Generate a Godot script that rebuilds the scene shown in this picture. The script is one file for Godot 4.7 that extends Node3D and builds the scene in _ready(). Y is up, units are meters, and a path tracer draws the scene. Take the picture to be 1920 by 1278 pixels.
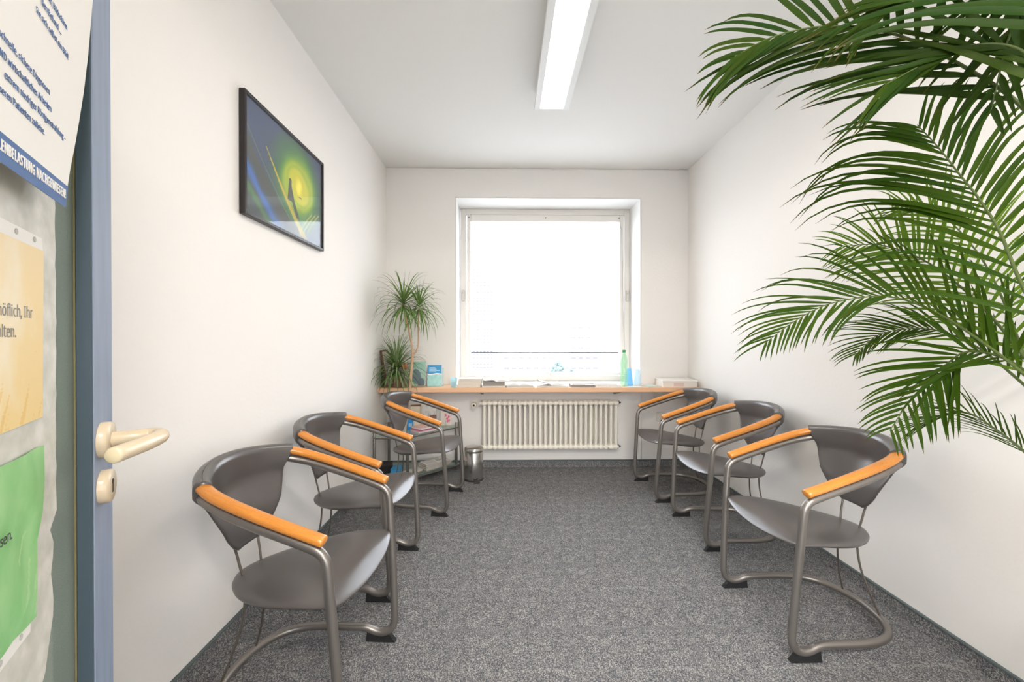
extends Node3D

const LAMP := 1.35
const SKY := 8.0
const PASSAGE_FILL := 11.0  # energy of the added fill lamp behind the viewpoint
const EXPOSURE := 0.98

var rng := RandomNumberGenerator.new()
var used := {}
var M := {}

# ------------------------------------------------------------------ helpers
func numbered(called: String) -> String:
	var n: int = used.get(called, 0)
	used[called] = n + 1
	return called if n == 0 else "%s_%03d" % [called, n]

func tag(o: Node, label: String, category: String, group := "") -> Node:
	o.set_meta("label", label)
	o.set_meta("category", category)
	if group != "":
		o.set_meta("group", group)
	return o

func thing(called: String, label: String, category: String, at := Vector3.ZERO, turn := 0.0, group := "") -> Node3D:
	var o := Node3D.new()
	o.name = numbered(called)
	add_child(o)
	o.position = at
	o.rotation.y = turn
	tag(o, label, category, group)
	return o

func new_st() -> SurfaceTool:
	var st := SurfaceTool.new()
	st.begin(Mesh.PRIMITIVE_TRIANGLES)
	return st

func part(called: String, st: SurfaceTool, m: Material, parent: Node = null) -> MeshInstance3D:
	st.generate_normals()
	var o := MeshInstance3D.new()
	o.mesh = st.commit()
	o.material_override = null
	o.mesh.surface_set_material(0, m)
	if parent == null:
		o.name = numbered(called)
		add_child(o)
	else:
		o.name = called
		parent.add_child(o, true)
	return o

func struct_part(called: String, st: SurfaceTool, m: Material) -> MeshInstance3D:
	var o := part(called, st, m)
	o.set_meta("kind", "structure")
	return o

# triangles given as indices; the whole set is turned outward (Godot: clockwise)
func tris(st: SurfaceTool, p: PackedVector3Array, idx: PackedInt32Array, uv: PackedVector2Array, group := 0) -> void:
	var c := Vector3.ZERO
	for v in p:
		c += v
	c /= p.size()
	var vol := 0.0
	for k in range(0, idx.size(), 3):
		vol += (p[idx[k]] - c).dot((p[idx[k + 1]] - c).cross(p[idx[k + 2]] - c))
	st.set_smooth_group(group)
	for k in range(0, idx.size(), 3):
		var o := [idx[k], idx[k + 1], idx[k + 2]]
		if vol > 0.0:
			o = [idx[k], idx[k + 2], idx[k + 1]]
		for q in o:
			st.set_uv(uv[q] if uv.size() else Vector2.ZERO)
			st.add_vertex(p[q])

# loft through rings of equal size; rings closed round; caps at the ends or joined end to end
func loft(st: SurfaceTool, rings: Array, caps := true, loop := false, smooth_caps := false) -> void:
	var n: int = rings[0].size()
	var p := PackedVector3Array()
	var uv := PackedVector2Array()
	var idx := PackedInt32Array()
	var along := 0.0
	for i in rings.size():
		if i > 0:
			along += rings[i][0].distance_to(rings[i - 1][0])
		for j in n + 1:
			p.append(rings[i][j % n])
			uv.append(Vector2(along, float(j) / n))
	var w := n + 1
	for i in rings.size() - 1:
		for j in n:
			var a := i * w + j
			idx.append_array([a, a + 1, a + w, a + 1, a + w + 1, a + w])
	if loop:
		var last := (rings.size() - 1) * w
		for j in n:
			idx.append_array([last + j, last + j + 1, j, last + j + 1, j + 1, j])
	var base := 0
	var groups := PackedInt32Array()
	if caps and not loop:
		for e in 2:
			var ring = rings[0] if e == 0 else rings[rings.size() - 1]
			var c := Vector3.ZERO
			for v in ring:
				c += v
			c /= n
			base = p.size()
			p.append(c)
			uv.append(Vector2(0, 0.5))
			for v in ring:
				p.append(v)
				uv.append(Vector2(0.5, 0.5))
			for j in n:
				var a := base + 1 + j
				var b := base + 1 + (j + 1) % n
				if e == 0:
					groups.append_array([base, b, a])
				else:
					groups.append_array([base, a, b])
	# the side and the caps share one orientation test
	var vol := 0.0
	var mid := Vector3.ZERO
	for v in p:
		mid += v
	mid /= p.size()
	for set_of in [idx, groups]:
		for k in range(0, set_of.size(), 3):
			vol += (p[set_of[k]] - mid).dot((p[set_of[k + 1]] - mid).cross(p[set_of[k + 2]] - mid))
	for s in 2:
		var set_of: PackedInt32Array = idx if s == 0 else groups
		st.set_smooth_group(0 if s == 0 or smooth_caps else 1)
		for k in range(0, set_of.size(), 3):
			var o := [set_of[k], set_of[k + 1], set_of[k + 2]]
			if vol > 0.0:
				o = [set_of[k], set_of[k + 2], set_of[k + 1]]
			for q in o:
				st.set_uv(uv[q])
				st.add_vertex(p[q])

# smooth curve through points
func curve(pts: Array, per := 6) -> PackedVector3Array:
	var out := PackedVector3Array()
	for i in pts.size() - 1:
		var a: Vector3 = pts[max(i - 1, 0)]
		var b: Vector3 = pts[i]
		var c: Vector3 = pts[i + 1]
		var d: Vector3 = pts[min(i + 2, pts.size() - 1)]
		for k in per:
			var t := float(k) / per
			out.append(b.cubic_interpolate(c, a, d, t))
	out.append(pts[pts.size() - 1])
	return out

# a round or oval section carried along a line; rx sideways, ry up
func sweep(st: SurfaceTool, path: PackedVector3Array, rx: float, ry: float, sides := 12, up := Vector3.ZERO, round_ends := 0.0, taper := 1.0) -> void:
	var rings := []
	var n := path.size()
	var side := Vector3.ZERO
	for i in n:
		var t: Vector3 = (path[min(i + 1, n - 1)] - path[max(i - 1, 0)]).normalized()
		if up != Vector3.ZERO:
			side = t.cross(up).normalized()
		elif i == 0:
			side = t.cross(Vector3.UP if absf(t.y) < 0.9 else Vector3.RIGHT).normalized()
		else:
			side = (side - t * side.dot(t)).normalized()
		var nrm := side.cross(t).normalized()
		var k := lerpf(1.0, taper, float(i) / (n - 1))
		var ring := PackedVector3Array()
		for j in sides:
			var a := TAU * j / sides
			ring.append(path[i] + side * cos(a) * rx * k + nrm * sin(a) * ry * k)
		if round_ends > 0.0 and (i == 0 or i == n - 1):
			var steps := 3
			var extra := []
			for q in steps:
				var f := float(q + 1) / steps
				var r2 := PackedVector3Array()
				for v in ring:
					r2.append(path[i] + (v - path[i]) * sqrt(maxf(0.0, 1.0 - f * f * 0.97)) + (t if i > 0 else -t) * round_ends * f)
				extra.append(r2)
			if i == 0:
				extra.reverse()
				rings.append_array(extra)
				rings.append(ring)
			else:
				rings.append(ring)
				rings.append_array(extra)
		else:
			rings.append(ring)
	loft(st, rings, true, false, round_ends > 0.0)

# profile of (radius, height) turned round the y axis
func lathe(st: SurfaceTool, prof: Array, at := Vector3.ZERO, sides := 24, basis := Basis.IDENTITY, caps := true) -> void:
	var rings := []
	for q in prof:
		var ring := PackedVector3Array()
		for j in sides:
			var a := TAU * j / sides
			ring.append(at + basis * Vector3(cos(a) * q.x, q.y, sin(a) * q.x))
		rings.append(ring)
	loft(st, rings, caps)

func box(st: SurfaceTool, size: Vector3, at := Vector3.ZERO, bevel := 0.002, basis := Basis.IDENTITY) -> void:
	var h := size / 2.0
	var b := minf(bevel, minf(h.x, minf(h.y, h.z)) * 0.9)
	if b < 0.001:
		b = 0.0
	var faces := []
	for ax in 3:
		var u := (ax + 1) % 3
		var v := (ax + 2) % 3
		for s in [-1.0, 1.0]:
			var q := []
			for c in [[-1, -1], [1, -1], [1, 1], [-1, 1]]:
				var w := Vector3.ZERO
				w[ax] = s * h[ax]
				w[u] = c[0] * (h[u] - b)
				w[v] = c[1] * (h[v] - b)
				q.append(w)
			faces.append(q)
		for s in [-1.0, 1.0]:
			if b == 0.0:
				break
			for s2 in [-1.0, 1.0]:
				var q := []
				for e in [[-1, 0], [1, 0], [1, 1], [-1, 1]]:
					var w := Vector3.ZERO
					w[ax] = e[0] * (h[ax] - b)
					w[u] = s * (h[u] - (b if e[1] == 1 else 0.0))
					w[v] = s2 * (h[v] - (0.0 if e[1] == 1 else b))
					q.append(w)
				faces.append(q)
	for sx in ([-1.0, 1.0] if b > 0.0 else []):
		for sy in [-1.0, 1.0]:
			for sz in [-1.0, 1.0]:
				var i := h - Vector3(b, b, b)
				faces.append([Vector3(sx * h.x, sy * i.y, sz * i.z), Vector3(sx * i.x, sy * h.y, sz * i.z), Vector3(sx * i.x, sy * i.y, sz * h.z)])
	st.set_smooth_group(-1)
	for q in faces:
		var nn: Vector3 = (q[1] - q[0]).cross(q[2] - q[0])
		var out: bool = nn.dot(q[0] + q[1] + q[2]) > 0.0
		var list := [0, 1, 2] if q.size() == 3 else [0, 1, 2, 0, 2, 3]
		if out:
			list.reverse()
		for k in list:
			var w: Vector3 = q[k]
			st.set_uv(Vector2(w.x / size.x + 0.5, 0.5 - w.y / size.y))
			st.add_vertex(at + basis * w)

# flat print: a quad a hair thick, u to the right along x, v down
func sheet(st: SurfaceTool, corners: Array, uv := [Vector2(0, 0), Vector2(1, 0), Vector2(1, 1), Vector2(0, 1)]) -> void:
	st.set_smooth_group(-1)
	for k in [0, 1, 2, 0, 2, 3]:
		st.set_uv(uv[k])
		st.add_vertex(corners[k])

func quick_box(called: String, size: Vector3, at: Vector3, m: Material, parent: Node, bevel := 0.002, basis := Basis.IDENTITY) -> MeshInstance3D:
	var st := new_st()
	box(st, size, at, bevel, basis)
	return part(called, st, m, parent)

func mat(c: Color, rough := 0.6, metal := 0.0, spec := 0.5) -> StandardMaterial3D:
	var m := StandardMaterial3D.new()
	m.albedo_color = c
	m.roughness = rough
	m.metallic = metal
	m.metallic_specular = spec
	return m

func c8(r: int, g: int, b: int) -> Color:
	return Color(r / 255.0, g / 255.0, b / 255.0)

func noise_tex(kind: int, freq: float, size: int, ramp: Gradient, oct := 3, normal := false, sd := 1) -> NoiseTexture2D:
	var n := FastNoiseLite.new()
	n.noise_type = kind
	n.seed = sd
	n.frequency = freq
	n.fractal_octaves = oct
	if kind == FastNoiseLite.TYPE_CELLULAR:
		n.cellular_return_type = FastNoiseLite.RETURN_CELL_VALUE
		n.fractal_type = FastNoiseLite.FRACTAL_NONE
	var t := NoiseTexture2D.new()
	t.width = size
	t.height = size
	t.seamless = true
	t.noise = n
	if ramp:
		t.color_ramp = ramp
	return t

func ramp(stops: Array) -> Gradient:
	var g := Gradient.new()
	var o := PackedFloat32Array()
	var c := PackedColorArray()
	for s in stops:
		o.append(s[0])
		c.append(s[1])
	g.offsets = o
	g.colors = c
	return g

func tex(im: Image) -> ImageTexture:
	return ImageTexture.create_from_image(im)

func triplanar(m: StandardMaterial3D, scale: float, world := false) -> void:
	m.uv1_triplanar = true
	m.uv1_world_triplanar = world
	m.uv1_scale = Vector3(scale, scale, scale)

func lettering(text: String, height: float, right: Vector3, m: Material, parent: Node, bold := false, squeeze := 1.0, left_align := false) -> MeshInstance3D:
	var t := TextMesh.new()
	var f := SystemFont.new()
	f.font_names = PackedStringArray(["Droid Sans"])
	f.font_weight = 700 if bold else 400
	t.font = f
	t.font_size = 32
	t.pixel_size = height / 23.0
	t.depth = 0.0003
	t.curve_step = 2.0
	t.text = text
	t.horizontal_alignment = HORIZONTAL_ALIGNMENT_LEFT if left_align else HORIZONTAL_ALIGNMENT_RIGHT
	t.vertical_alignment = VERTICAL_ALIGNMENT_BOTTOM
	t.material = m
	var o := MeshInstance3D.new()
	o.mesh = t
	o.name = "lettering"
	parent.add_child(o, true)
	o.position = right
	o.scale.x = squeeze
	return o

# ------------------------------------------------------------------ materials
func make_materials() -> void:
	var wall := mat(c8(244, 240, 235), 0.85, 0.0, 0.3)
	wall.heightmap_enabled = true
	wall.heightmap_texture = noise_tex(FastNoiseLite.TYPE_SIMPLEX, 0.06, 256, null, 4)
	wall.heightmap_scale = 0.03
	triplanar(wall, 2.0, true)
	M.wall = wall
	M.ceiling = mat(c8(240, 238, 234), 0.9, 0.0, 0.2)
	M.reveal = mat(c8(240, 239, 236), 0.6)
	M.frame = mat(c8(236, 231, 224), 0.35)
	# looped carpet: grey speckle
	var carpet := mat(Color.WHITE, 0.95, 0.0, 0.15)
	carpet.albedo_texture = noise_tex(FastNoiseLite.TYPE_CELLULAR, 0.16, 1024, ramp([[0.0, c8(84, 88, 92)], [0.35, c8(122, 123, 124)], [0.65, c8(144, 142, 140)], [1.0, c8(200, 195, 188)]]), 1)
	carpet.heightmap_enabled = true
	carpet.heightmap_texture = noise_tex(FastNoiseLite.TYPE_CELLULAR, 0.16, 1024, null, 1)
	carpet.heightmap_scale = 0.3
	carpet.detail_enabled = true
	carpet.detail_blend_mode = BaseMaterial3D.BLEND_MODE_MUL
	carpet.detail_albedo = noise_tex(FastNoiseLite.TYPE_SIMPLEX, 0.012, 512, ramp([[0.0, Color(0.86, 0.86, 0.88)], [1.0, Color(1, 1, 1)]]), 3)
	triplanar(carpet, 2.1, true)
	carpet.uv2_triplanar = true
	carpet.uv2_world_triplanar = true
	carpet.uv2_scale = Vector3(0.7, 0.7, 0.7)
	M.carpet = carpet
	var skirt := mat(c8(88, 98, 98), 0.8)
	M.skirt = skirt
	M.leather = mat(c8(82, 77, 75), 0.31, 0.0, 0.72)
	M.leather.heightmap_enabled = true
	M.leather.heightmap_texture = noise_tex(FastNoiseLite.TYPE_CELLULAR, 0.12, 256, null, 1)
	M.leather.heightmap_scale = 0.004
	triplanar(M.leather, 8.0)
	M.steel = mat(c8(142, 136, 131), 0.36, 0.75, 0.5)
	M.rod = mat(c8(120, 112, 104), 0.4, 0.7)
	M.rubber = mat(c8(26, 25, 26), 0.7)
	# lacquered beech
	var im := Image.create(256, 128, false, Image.FORMAT_RGB8)
	var ng := FastNoiseLite.new()
	ng.seed = 4
	ng.frequency = 0.05
	for x in 256:
		for y in 128:
			var g := ng.get_noise_2d(x * 0.25, y * 3.0) * 0.5 + 0.5
			var fleck := 1.0 if ng.get_noise_2d(x * 1.2 + 300.0, y * 9.0) > 0.42 else 0.0
			im.set_pixel(x, y, c8(214, 130, 46).lerp(c8(230, 154, 70), g).darkened(fleck * 0.10))
	var wood := mat(Color.WHITE, 0.3, 0.0, 0.5)
	wood.albedo_texture = tex(im)
	wood.uv1_scale = Vector3(3.0, 1.0, 1.0)
	wood.clearcoat_enabled = true
	wood.clearcoat = 0.4
	wood.clearcoat_roughness = 0.25
	M.beech = wood
	var board := mat(Color(1.0, 0.93, 0.88), 0.45)
	var im2 := Image.create(256, 256, false, Image.FORMAT_RGB8)
	for x in 256:
		for y in 256:
			var g := ng.get_noise_2d(x * 0.2, y * 2.4) * 0.5 + 0.5
			im2.set_pixel(x, y, c8(234, 198, 164).lerp(c8(242, 212, 182), g))
	board.albedo_texture = tex(im2)
	triplanar(board, 1.5)
	M.board = board
	M.radiator = mat(c8(246, 240, 227), 0.35)
	M.valve = mat(c8(232, 224, 208), 0.5)
	M.dark = mat(c8(46, 42, 40), 0.6)
	M.chrome = mat(c8(196, 194, 190), 0.22, 0.95)
	M.handle = mat(c8(212, 194, 166), 0.25, 0.0, 0.5)
	M.door = mat(c8(122, 138, 158), 0.5)
	var dn := noise_tex(FastNoiseLite.TYPE_SIMPLEX, 0.02, 256, ramp([[0.0, c8(130, 144, 166)], [1.0, c8(146, 158, 178)]]), 3)
	M.door.albedo_color = Color.WHITE
	M.door.albedo_texture = dn
	M.door.uv1_triplanar = true
	M.door.uv1_scale = Vector3(6.0, 0.6, 6.0)
	var fg := mat(Color(0.62, 0.67, 0.62, 0.62), 0.3)
	fg.transparency = BaseMaterial3D.TRANSPARENCY_ALPHA
	fg.heightmap_enabled = true
	fg.heightmap_texture = noise_tex(FastNoiseLite.TYPE_CELLULAR, 0.12, 512, null, 1)
	fg.heightmap_scale = 0.12
	triplanar(fg, 22.0)
	M.frosted = fg
	M.film = mat(c8(226, 222, 214), 0.5)
	M.film.albedo_texture = noise_tex(FastNoiseLite.TYPE_SIMPLEX, 0.02, 256, ramp([[0.0, Color(0.86, 0.87, 0.84)], [1.0, Color(1, 1, 1)]]), 4)
	triplanar(M.film, 4.0)
	var pane := mat(Color(0.9, 0.95, 0.95, 0.04), 0.02)
	pane.transparency = BaseMaterial3D.TRANSPARENCY_ALPHA
	M.pane = pane
	var shelf_glass := mat(Color(0.75, 0.9, 0.84, 0.22), 0.04)
	shelf_glass.transparency = BaseMaterial3D.TRANSPARENCY_ALPHA
	M.shelf_glass = shelf_glass
	M.black = mat(c8(34, 28, 28), 0.35)
	M.paper = mat(c8(236, 232, 226), 0.7)
	M.pages = mat(c8(222, 214, 200), 0.8)
	M.ink_blue = mat(c8(58, 92, 140), 0.6)
	M.band_blue = mat(c8(56, 96, 152), 0.5)
	M.ink_grey = mat(c8(142, 138, 132), 0.7)
	M.ink_dark = mat(c8(62, 66, 70), 0.7)
	var leaf := mat(Color.WHITE, 0.5, 0.0, 0.22)
	leaf.vertex_color_use_as_albedo = true
	leaf.backlight_enabled = true
	leaf.backlight = Color(0.45, 0.6, 0.2)
	M.leaf = leaf
	M.stem = mat(c8(76, 92, 34), 0.5)
	M.bark = mat(c8(196, 160, 128), 0.8)
	M.cane = mat(c8(120, 116, 70), 0.6)
	M.pot_terracotta = mat(c8(150, 120, 100), 0.8)
	M.pot_cream = mat(c8(226, 220, 208), 0.5)
	M.soil = mat(c8(60, 46, 36), 0.95)

# ------------------------------------------------------------------ room
func build_room() -> void:
	var xl := -1.108
	var xr := 1.719
	var zb := -3.743
	var zf := 0.14
	var top := 2.7945
	var w := 0.3
	var st := new_st()
	box(st, Vector3(xr - xl + 2 * w, 0.2, zf - zb + 2.3), Vector3((xl + xr) / 2, -0.1, (zb + zf) / 2 + 0.75), 0.0005)
	struct_part("floor", st, M.carpet)
	st = new_st()
	box(st, Vector3(xr - xl + 2 * w, 0.2, zf - zb + 2.3), Vector3((xl + xr) / 2, top + 0.1, (zb + zf) / 2 + 0.75), 0.0005)
	struct_part("ceiling", st, M.ceiling)
	for s in [[xl - w / 2, "wall_left"], [xr + w / 2, "wall_right"]]:
		st = new_st()
		box(st, Vector3(w, top, zf - zb), Vector3(s[0], top / 2, (zb + zf) / 2), 0.0005)
		struct_part(s[1], st, M.wall)
	# window wall with a deep opening
	var x0 := -0.463
	var x1 := 1.274
	var y0 := 0.735
	var y1 := 2.522
	var d := 0.38
	st = new_st()
	box(st, Vector3(x0 - xl + w, top, d), Vector3((x0 + xl - w) / 2, top / 2, zb - d / 2), 0.006)
	box(st, Vector3(xr + w - x1, top, d), Vector3((x1 + xr + w) / 2, top / 2, zb - d / 2), 0.006)
	box(st, Vector3(x1 - x0 + 0.02, y0, d), Vector3((x0 + x1) / 2, y0 / 2, zb - d / 2), 0.0005)
	box(st, Vector3(x1 - x0 + 0.02, top - y1, d), Vector3((x0 + x1) / 2, (top + y1) / 2, zb - d / 2), 0.006)
	struct_part("wall_back", st, M.wall)
	# white lining of the opening
	st = new_st()
	box(st, Vector3(0.006, y1 - y0, d - 0.004), Vector3(x0 + 0.003, (y0 + y1) / 2, zb - d / 2), 0.001)
	box(st, Vector3(0.006, y1 - y0, d - 0.004), Vector3(x1 - 0.003, (y0 + y1) / 2, zb - d / 2), 0.001)
	box(st, Vector3(x1 - x0, 0.006, d - 0.004), Vector3((x0 + x1) / 2, y1 - 0.003, zb - d / 2), 0.001)
	struct_part("trim_1", st, M.reveal)
	# sill board in the opening
	st = new_st()
	box(st, Vector3(x1 - x0 - 0.012, 0.04, d - 0.03), Vector3((x0 + x1) / 2, 0.755, zb - (d - 0.03) / 2), 0.002)
	struct_part("trim_2", st, M.reveal)
	# unseen opening, widened for fill light, and the passage with an added window
	var h0 := -0.165
	var h1 := 1.36
	var zp := zf + 1.5
	st = new_st()
	box(st, Vector3(h0 - xl + w, top, 0.12), Vector3((h0 + xl - w) / 2, top / 2, zf + 0.06), 0.002)
	box(st, Vector3(xr + w - h1, top, 0.12), Vector3((h1 + xr + w) / 2, top / 2, zf + 0.06), 0.002)
	box(st, Vector3(h1 - h0 + 0.01, top - 2.6, 0.12), Vector3((h0 + h1) / 2, (top + 2.6) / 2, zf + 0.06), 0.002)
	struct_part("wall_front", st, M.wall)
	st = new_st()
	var v0 := -1.0
	var v1 := 1.75
	box(st, Vector3(v0 - xl + w, top, 0.2), Vector3((v0 + xl - w) / 2, top / 2, zp + 0.1), 0.002)
	box(st, Vector3(xr + w - v1, top, 0.2), Vector3((v1 + xr + w) / 2, top / 2, zp + 0.1), 0.002)
	box(st, Vector3(v1 - v0 + 0.01, top - 2.6, 0.2), Vector3((v0 + v1) / 2, (top + 2.6) / 2, zp + 0.1), 0.002)
	box(st, Vector3(v1 - v0 + 0.01, 0.5, 0.2), Vector3((v0 + v1) / 2, 0.25, zp + 0.1), 0.002)
	box(st, Vector3(0.15, top, zp - zf - 0.1), Vector3(xl - 0.15, top / 2, (zf + zp) / 2 + 0.05), 0.002)
	box(st, Vector3(0.15, top, zp - zf - 0.1), Vector3(xr + 0.15, top / 2, (zf + zp) / 2 + 0.05), 0.002)
	struct_part("wall_passage", st, M.wall)
	st = new_st()
	for x in [v0 + 0.03, (v0 + v1) / 2, v1 - 0.03]:
		box(st, Vector3(0.06, 2.1, 0.06), Vector3(x, 1.55, zp + 0.1), 0.003)
	for y in [0.53, 2.57]:
		box(st, Vector3(v1 - v0 - 0.12, 0.06, 0.06), Vector3((v0 + v1) / 2, y, zp + 0.1), 0.003)
	var w2 := struct_part("added_window_2", st, M.frame)  # unseen window, added so sky light fills the room from the front
	st = new_st()
	box(st, Vector3(v1 - v0 - 0.12, 1.98, 0.006), Vector3((v0 + v1) / 2, 1.55, zp + 0.1), 0.0005)
	part("pane", st, M.pane, w2)
	# skirting cut from the carpet, with a thin capping
	for s in [[xl + 0.005, "baseboard_left", xl + 0.0065], [xr - 0.005, "baseboard_right", xr - 0.0065]]:
		st = new_st()
		box(st, Vector3(0.010, 0.060, zf - zb), Vector3(s[0], 0.030, (zb + zf) / 2), 0.0)
		var bb := struct_part(s[1], st, M.carpet)
		st = new_st()
		box(st, Vector3(0.013, 0.010, zf - zb), Vector3(s[2], 0.065, (zb + zf) / 2), 0.002)
		part("capping", st, M.skirt, bb)
	st = new_st()
	box(st, Vector3(xr - xl - 0.026, 0.060, 0.010), Vector3((xl + xr) / 2, 0.030, zb + 0.005), 0.0)
	var b3 := struct_part("baseboard_back", st, M.carpet)
	st = new_st()
	box(st, Vector3(xr - xl - 0.026, 0.010, 0.013), Vector3((xl + xr) / 2, 0.065, zb + 0.0065), 0.002)
	part("capping", st, M.skirt, b3)

func build_window() -> void:
	var o := Node3D.new()
	o.name = "window_1"
	add_child(o)
	o.position = Vector3(0.408, 0.775, -4.085)
	o.set_meta("kind", "structure")
	o.set_meta("label", "white framed window with one large pane in a deep opening")
	var hw := 0.859
	var H := 1.741
	# outer frame
	var st := new_st()
	for s in [-1, 1]:
		box(st, Vector3(0.055, H, 0.06), Vector3(s * (hw - 0.0275), H / 2, 0), 0.004)
	box(st, Vector3(2 * hw - 0.11, 0.06, 0.06), Vector3(0, H - 0.03, 0), 0.004)
	box(st, Vector3(2 * hw - 0.11, 0.05, 0.06), Vector3(0, 0.025, 0), 0.004)
	part("frame", st, M.frame, o)
	# sash
	st = new_st()
	var s0 := Vector2(-0.795, 0.055)
	var s1 := Vector2(0.795, H - 0.062)
	var gl := Vector2(-0.758, 0.088)
	var gr := Vector2(0.752, H - 0.13)
	box(st, Vector3(gl.x - s0.x, s1.y - s0.y, 0.05), Vector3((gl.x + s0.x) / 2, (s0.y + s1.y) / 2, 0.018), 0.006)
	box(st, Vector3(s1.x - gr.x, s1.y - s0.y, 0.05), Vector3((s1.x + gr.x) / 2, (s0.y + s1.y) / 2, 0.018), 0.006)
	box(st, Vector3(gr.x - gl.x, s1.y - gr.y, 0.05), Vector3((gl.x + gr.x) / 2, (gr.y + s1.y) / 2, 0.018), 0.006)
	box(st, Vector3(gr.x - gl.x, gl.y - s0.y, 0.05), Vector3((gl.x + gr.x) / 2, (gl.y + s0.y) / 2, 0.018), 0.006)
	var sash := part("sash", st, M.frame, o)
	st = new_st()
	box(st, Vector3(gr.x - gl.x, gr.y - gl.y, 0.006), Vector3((gl.x + gr.x) / 2, (gl.y + gr.y) / 2, -0.012), 0.0005)
	part("pane", st, M.pane, sash)
	# turning fittings half way up, on both jambs
	for s in [-1, 1]:
		st = new_st()
		box(st, Vector3(0.03, 0.11, 0.016), Vector3(s * 0.833, 0.865, 0.04), 0.003)
		lathe(st, [Vector2(0.009, 0), Vector2(0.009, 0.006), Vector2(0.004, 0.009)], Vector3(s * 0.833, 0.89, 0.047), 12, Basis(Vector3.RIGHT, PI / 2))
		part("pivot_plate", st, mat(c8(204, 200, 194), 0.4, 0.3), o)
	for x in [-0.775, -0.0, 0.745]:
		st = new_st()
		lathe(st, [Vector2(0.006, 0), Vector2(0.006, 0.008), Vector2(0.003, 0.011)], Vector3(x, H - 0.092, 0.042), 10, Basis(Vector3.RIGHT, PI / 2))
		part("screw", st, mat(c8(120, 112, 104), 0.5), o)
	# grip at the foot of the sash
	st = new_st()
	box(st, Vector3(0.03, 0.045, 0.012), Vector3(0.06, 0.072, 0.049), 0.003)
	sweep(st, PackedVector3Array([Vector3(0.06, 0.08, 0.05), Vector3(0.06, 0.082, 0.085), Vector3(0.02, 0.088, 0.095), Vector3(-0.055, 0.105, 0.095)]), 0.008, 0.006, 8)
	part("window_grip", st, mat(c8(226, 216, 206), 0.4), o)

# ------------------------------------------------------------------ outside
func build_outside() -> void:
	var haze_wall := mat(c8(226, 224, 226), 0.9)
	var haze_glass := mat(c8(112, 112, 126), 0.8, 0.0, 0.2)
	var haze_pale := mat(c8(118, 116, 122), 0.8, 0.0, 0.2)
	var haze_warm := mat(c8(226, 214, 200), 0.9)
	var st := new_st()
	box(st, Vector3(400, 0.4, 400), Vector3(0, -9.2, -60), 0.05)
	struct_part("ground", st, mat(c8(190, 190, 190), 0.95))
	var rows := [
		["tall pale block dotted with small windows at the sash edge", Vector3(-5.9, 0, -112), Vector3(5.8, 31.0, 12), 34, 6],
		["low pale block seen through the middle of the window", Vector3(14.6, -3, -126), Vector3(34, 15.0, 16), 5, 14],
		["pale block with warm window bands at the blind cord side", Vector3(28.5, -2, -88), Vector3(10, 20.0, 20), 7, 6],
	]
	for k in rows.size():
		var r = rows[k]
		var b := thing("building", r[0], "building", Vector3(r[1].x, -9.0, r[1].z))
		st = new_st()
		box(st, r[2], Vector3(0, r[2].y / 2, 0), 0.05)
		part("walls", st, haze_warm if k == 2 else haze_wall, b)
		st = new_st()
		box(st, Vector3(r[2].x + 0.4, 0.3, r[2].z + 0.4), Vector3(0, r[2].y + 0.15, 0), 0.05)
		part("roof", st, haze_wall, b)
		for j in r[3]:
			st = new_st()
			var any := false
			for i in r[4]:
				if k == 0:
					# the taller bays stand at the near end
					var y0: float = r[2].y - 0.9 - 0.83 * j
					if j < i * 1.6 or j % 9 == 8:
						continue
					box(st, Vector3(0.62, 0.34, 0.1), Vector3(-r[2].x / 2 + 0.5 + 0.93 * i, y0, r[2].z / 2 + 0.05), 0.0)
				else:
					var y: float = 1.6 + (r[2].y - 3.0) * j / (r[3] - 1)
					var x: float = r[2].x * (-0.42 + 0.84 * i / (r[4] - 1))
					box(st, Vector3(r[2].x / r[4] * 0.6, 0.6, 0.1), Vector3(x, y, r[2].z / 2 + 0.05), 0.0)
				any = true
			if any:
				part("window_row", st, haze_glass if k == 0 else haze_pale, b)
	for q in [[Vector3(8.2, -9, -62), 7.0, "pale blue-green tree beyond the glass, taller of the two"], [Vector3(11.0, -9, -66), 5.2, "pale blue-green tree beyond the glass, shorter of the two"]]:
		var t := thing("tree", q[2], "tree", q[0])
		st = new_st()
		sweep(st, PackedVector3Array([Vector3(0, 0, 0), Vector3(0.1, q[1] * 0.3, 0), Vector3(0, q[1] * 0.6, 0)]), 0.18, 0.18, 8, Vector3.ZERO, 0.0, 0.5)
		part("trunk", st, M.bark, t)
		st = new_st()
		for i in 160:
			var a := rng.randf() * TAU
			var hgt := rng.randf()
			var rad: float = sin(PI * (0.15 + 0.8 * hgt)) * q[1] * 0.2 * sqrt(rng.randf())
			var p := Vector3(cos(a) * rad, q[1] * (0.35 + 0.65 * hgt), sin(a) * rad)
			var s: float = q[1] * 0.035
			lathe(st, [Vector2(0.01, -s), Vector2(s, -s * 0.3), Vector2(s * 0.8, s * 0.5), Vector2(0.01, s)], p, 6)
		part("foliage", st, mat(c8(104, 126, 124), 0.9), t).set_meta("kind", "stuff")

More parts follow.
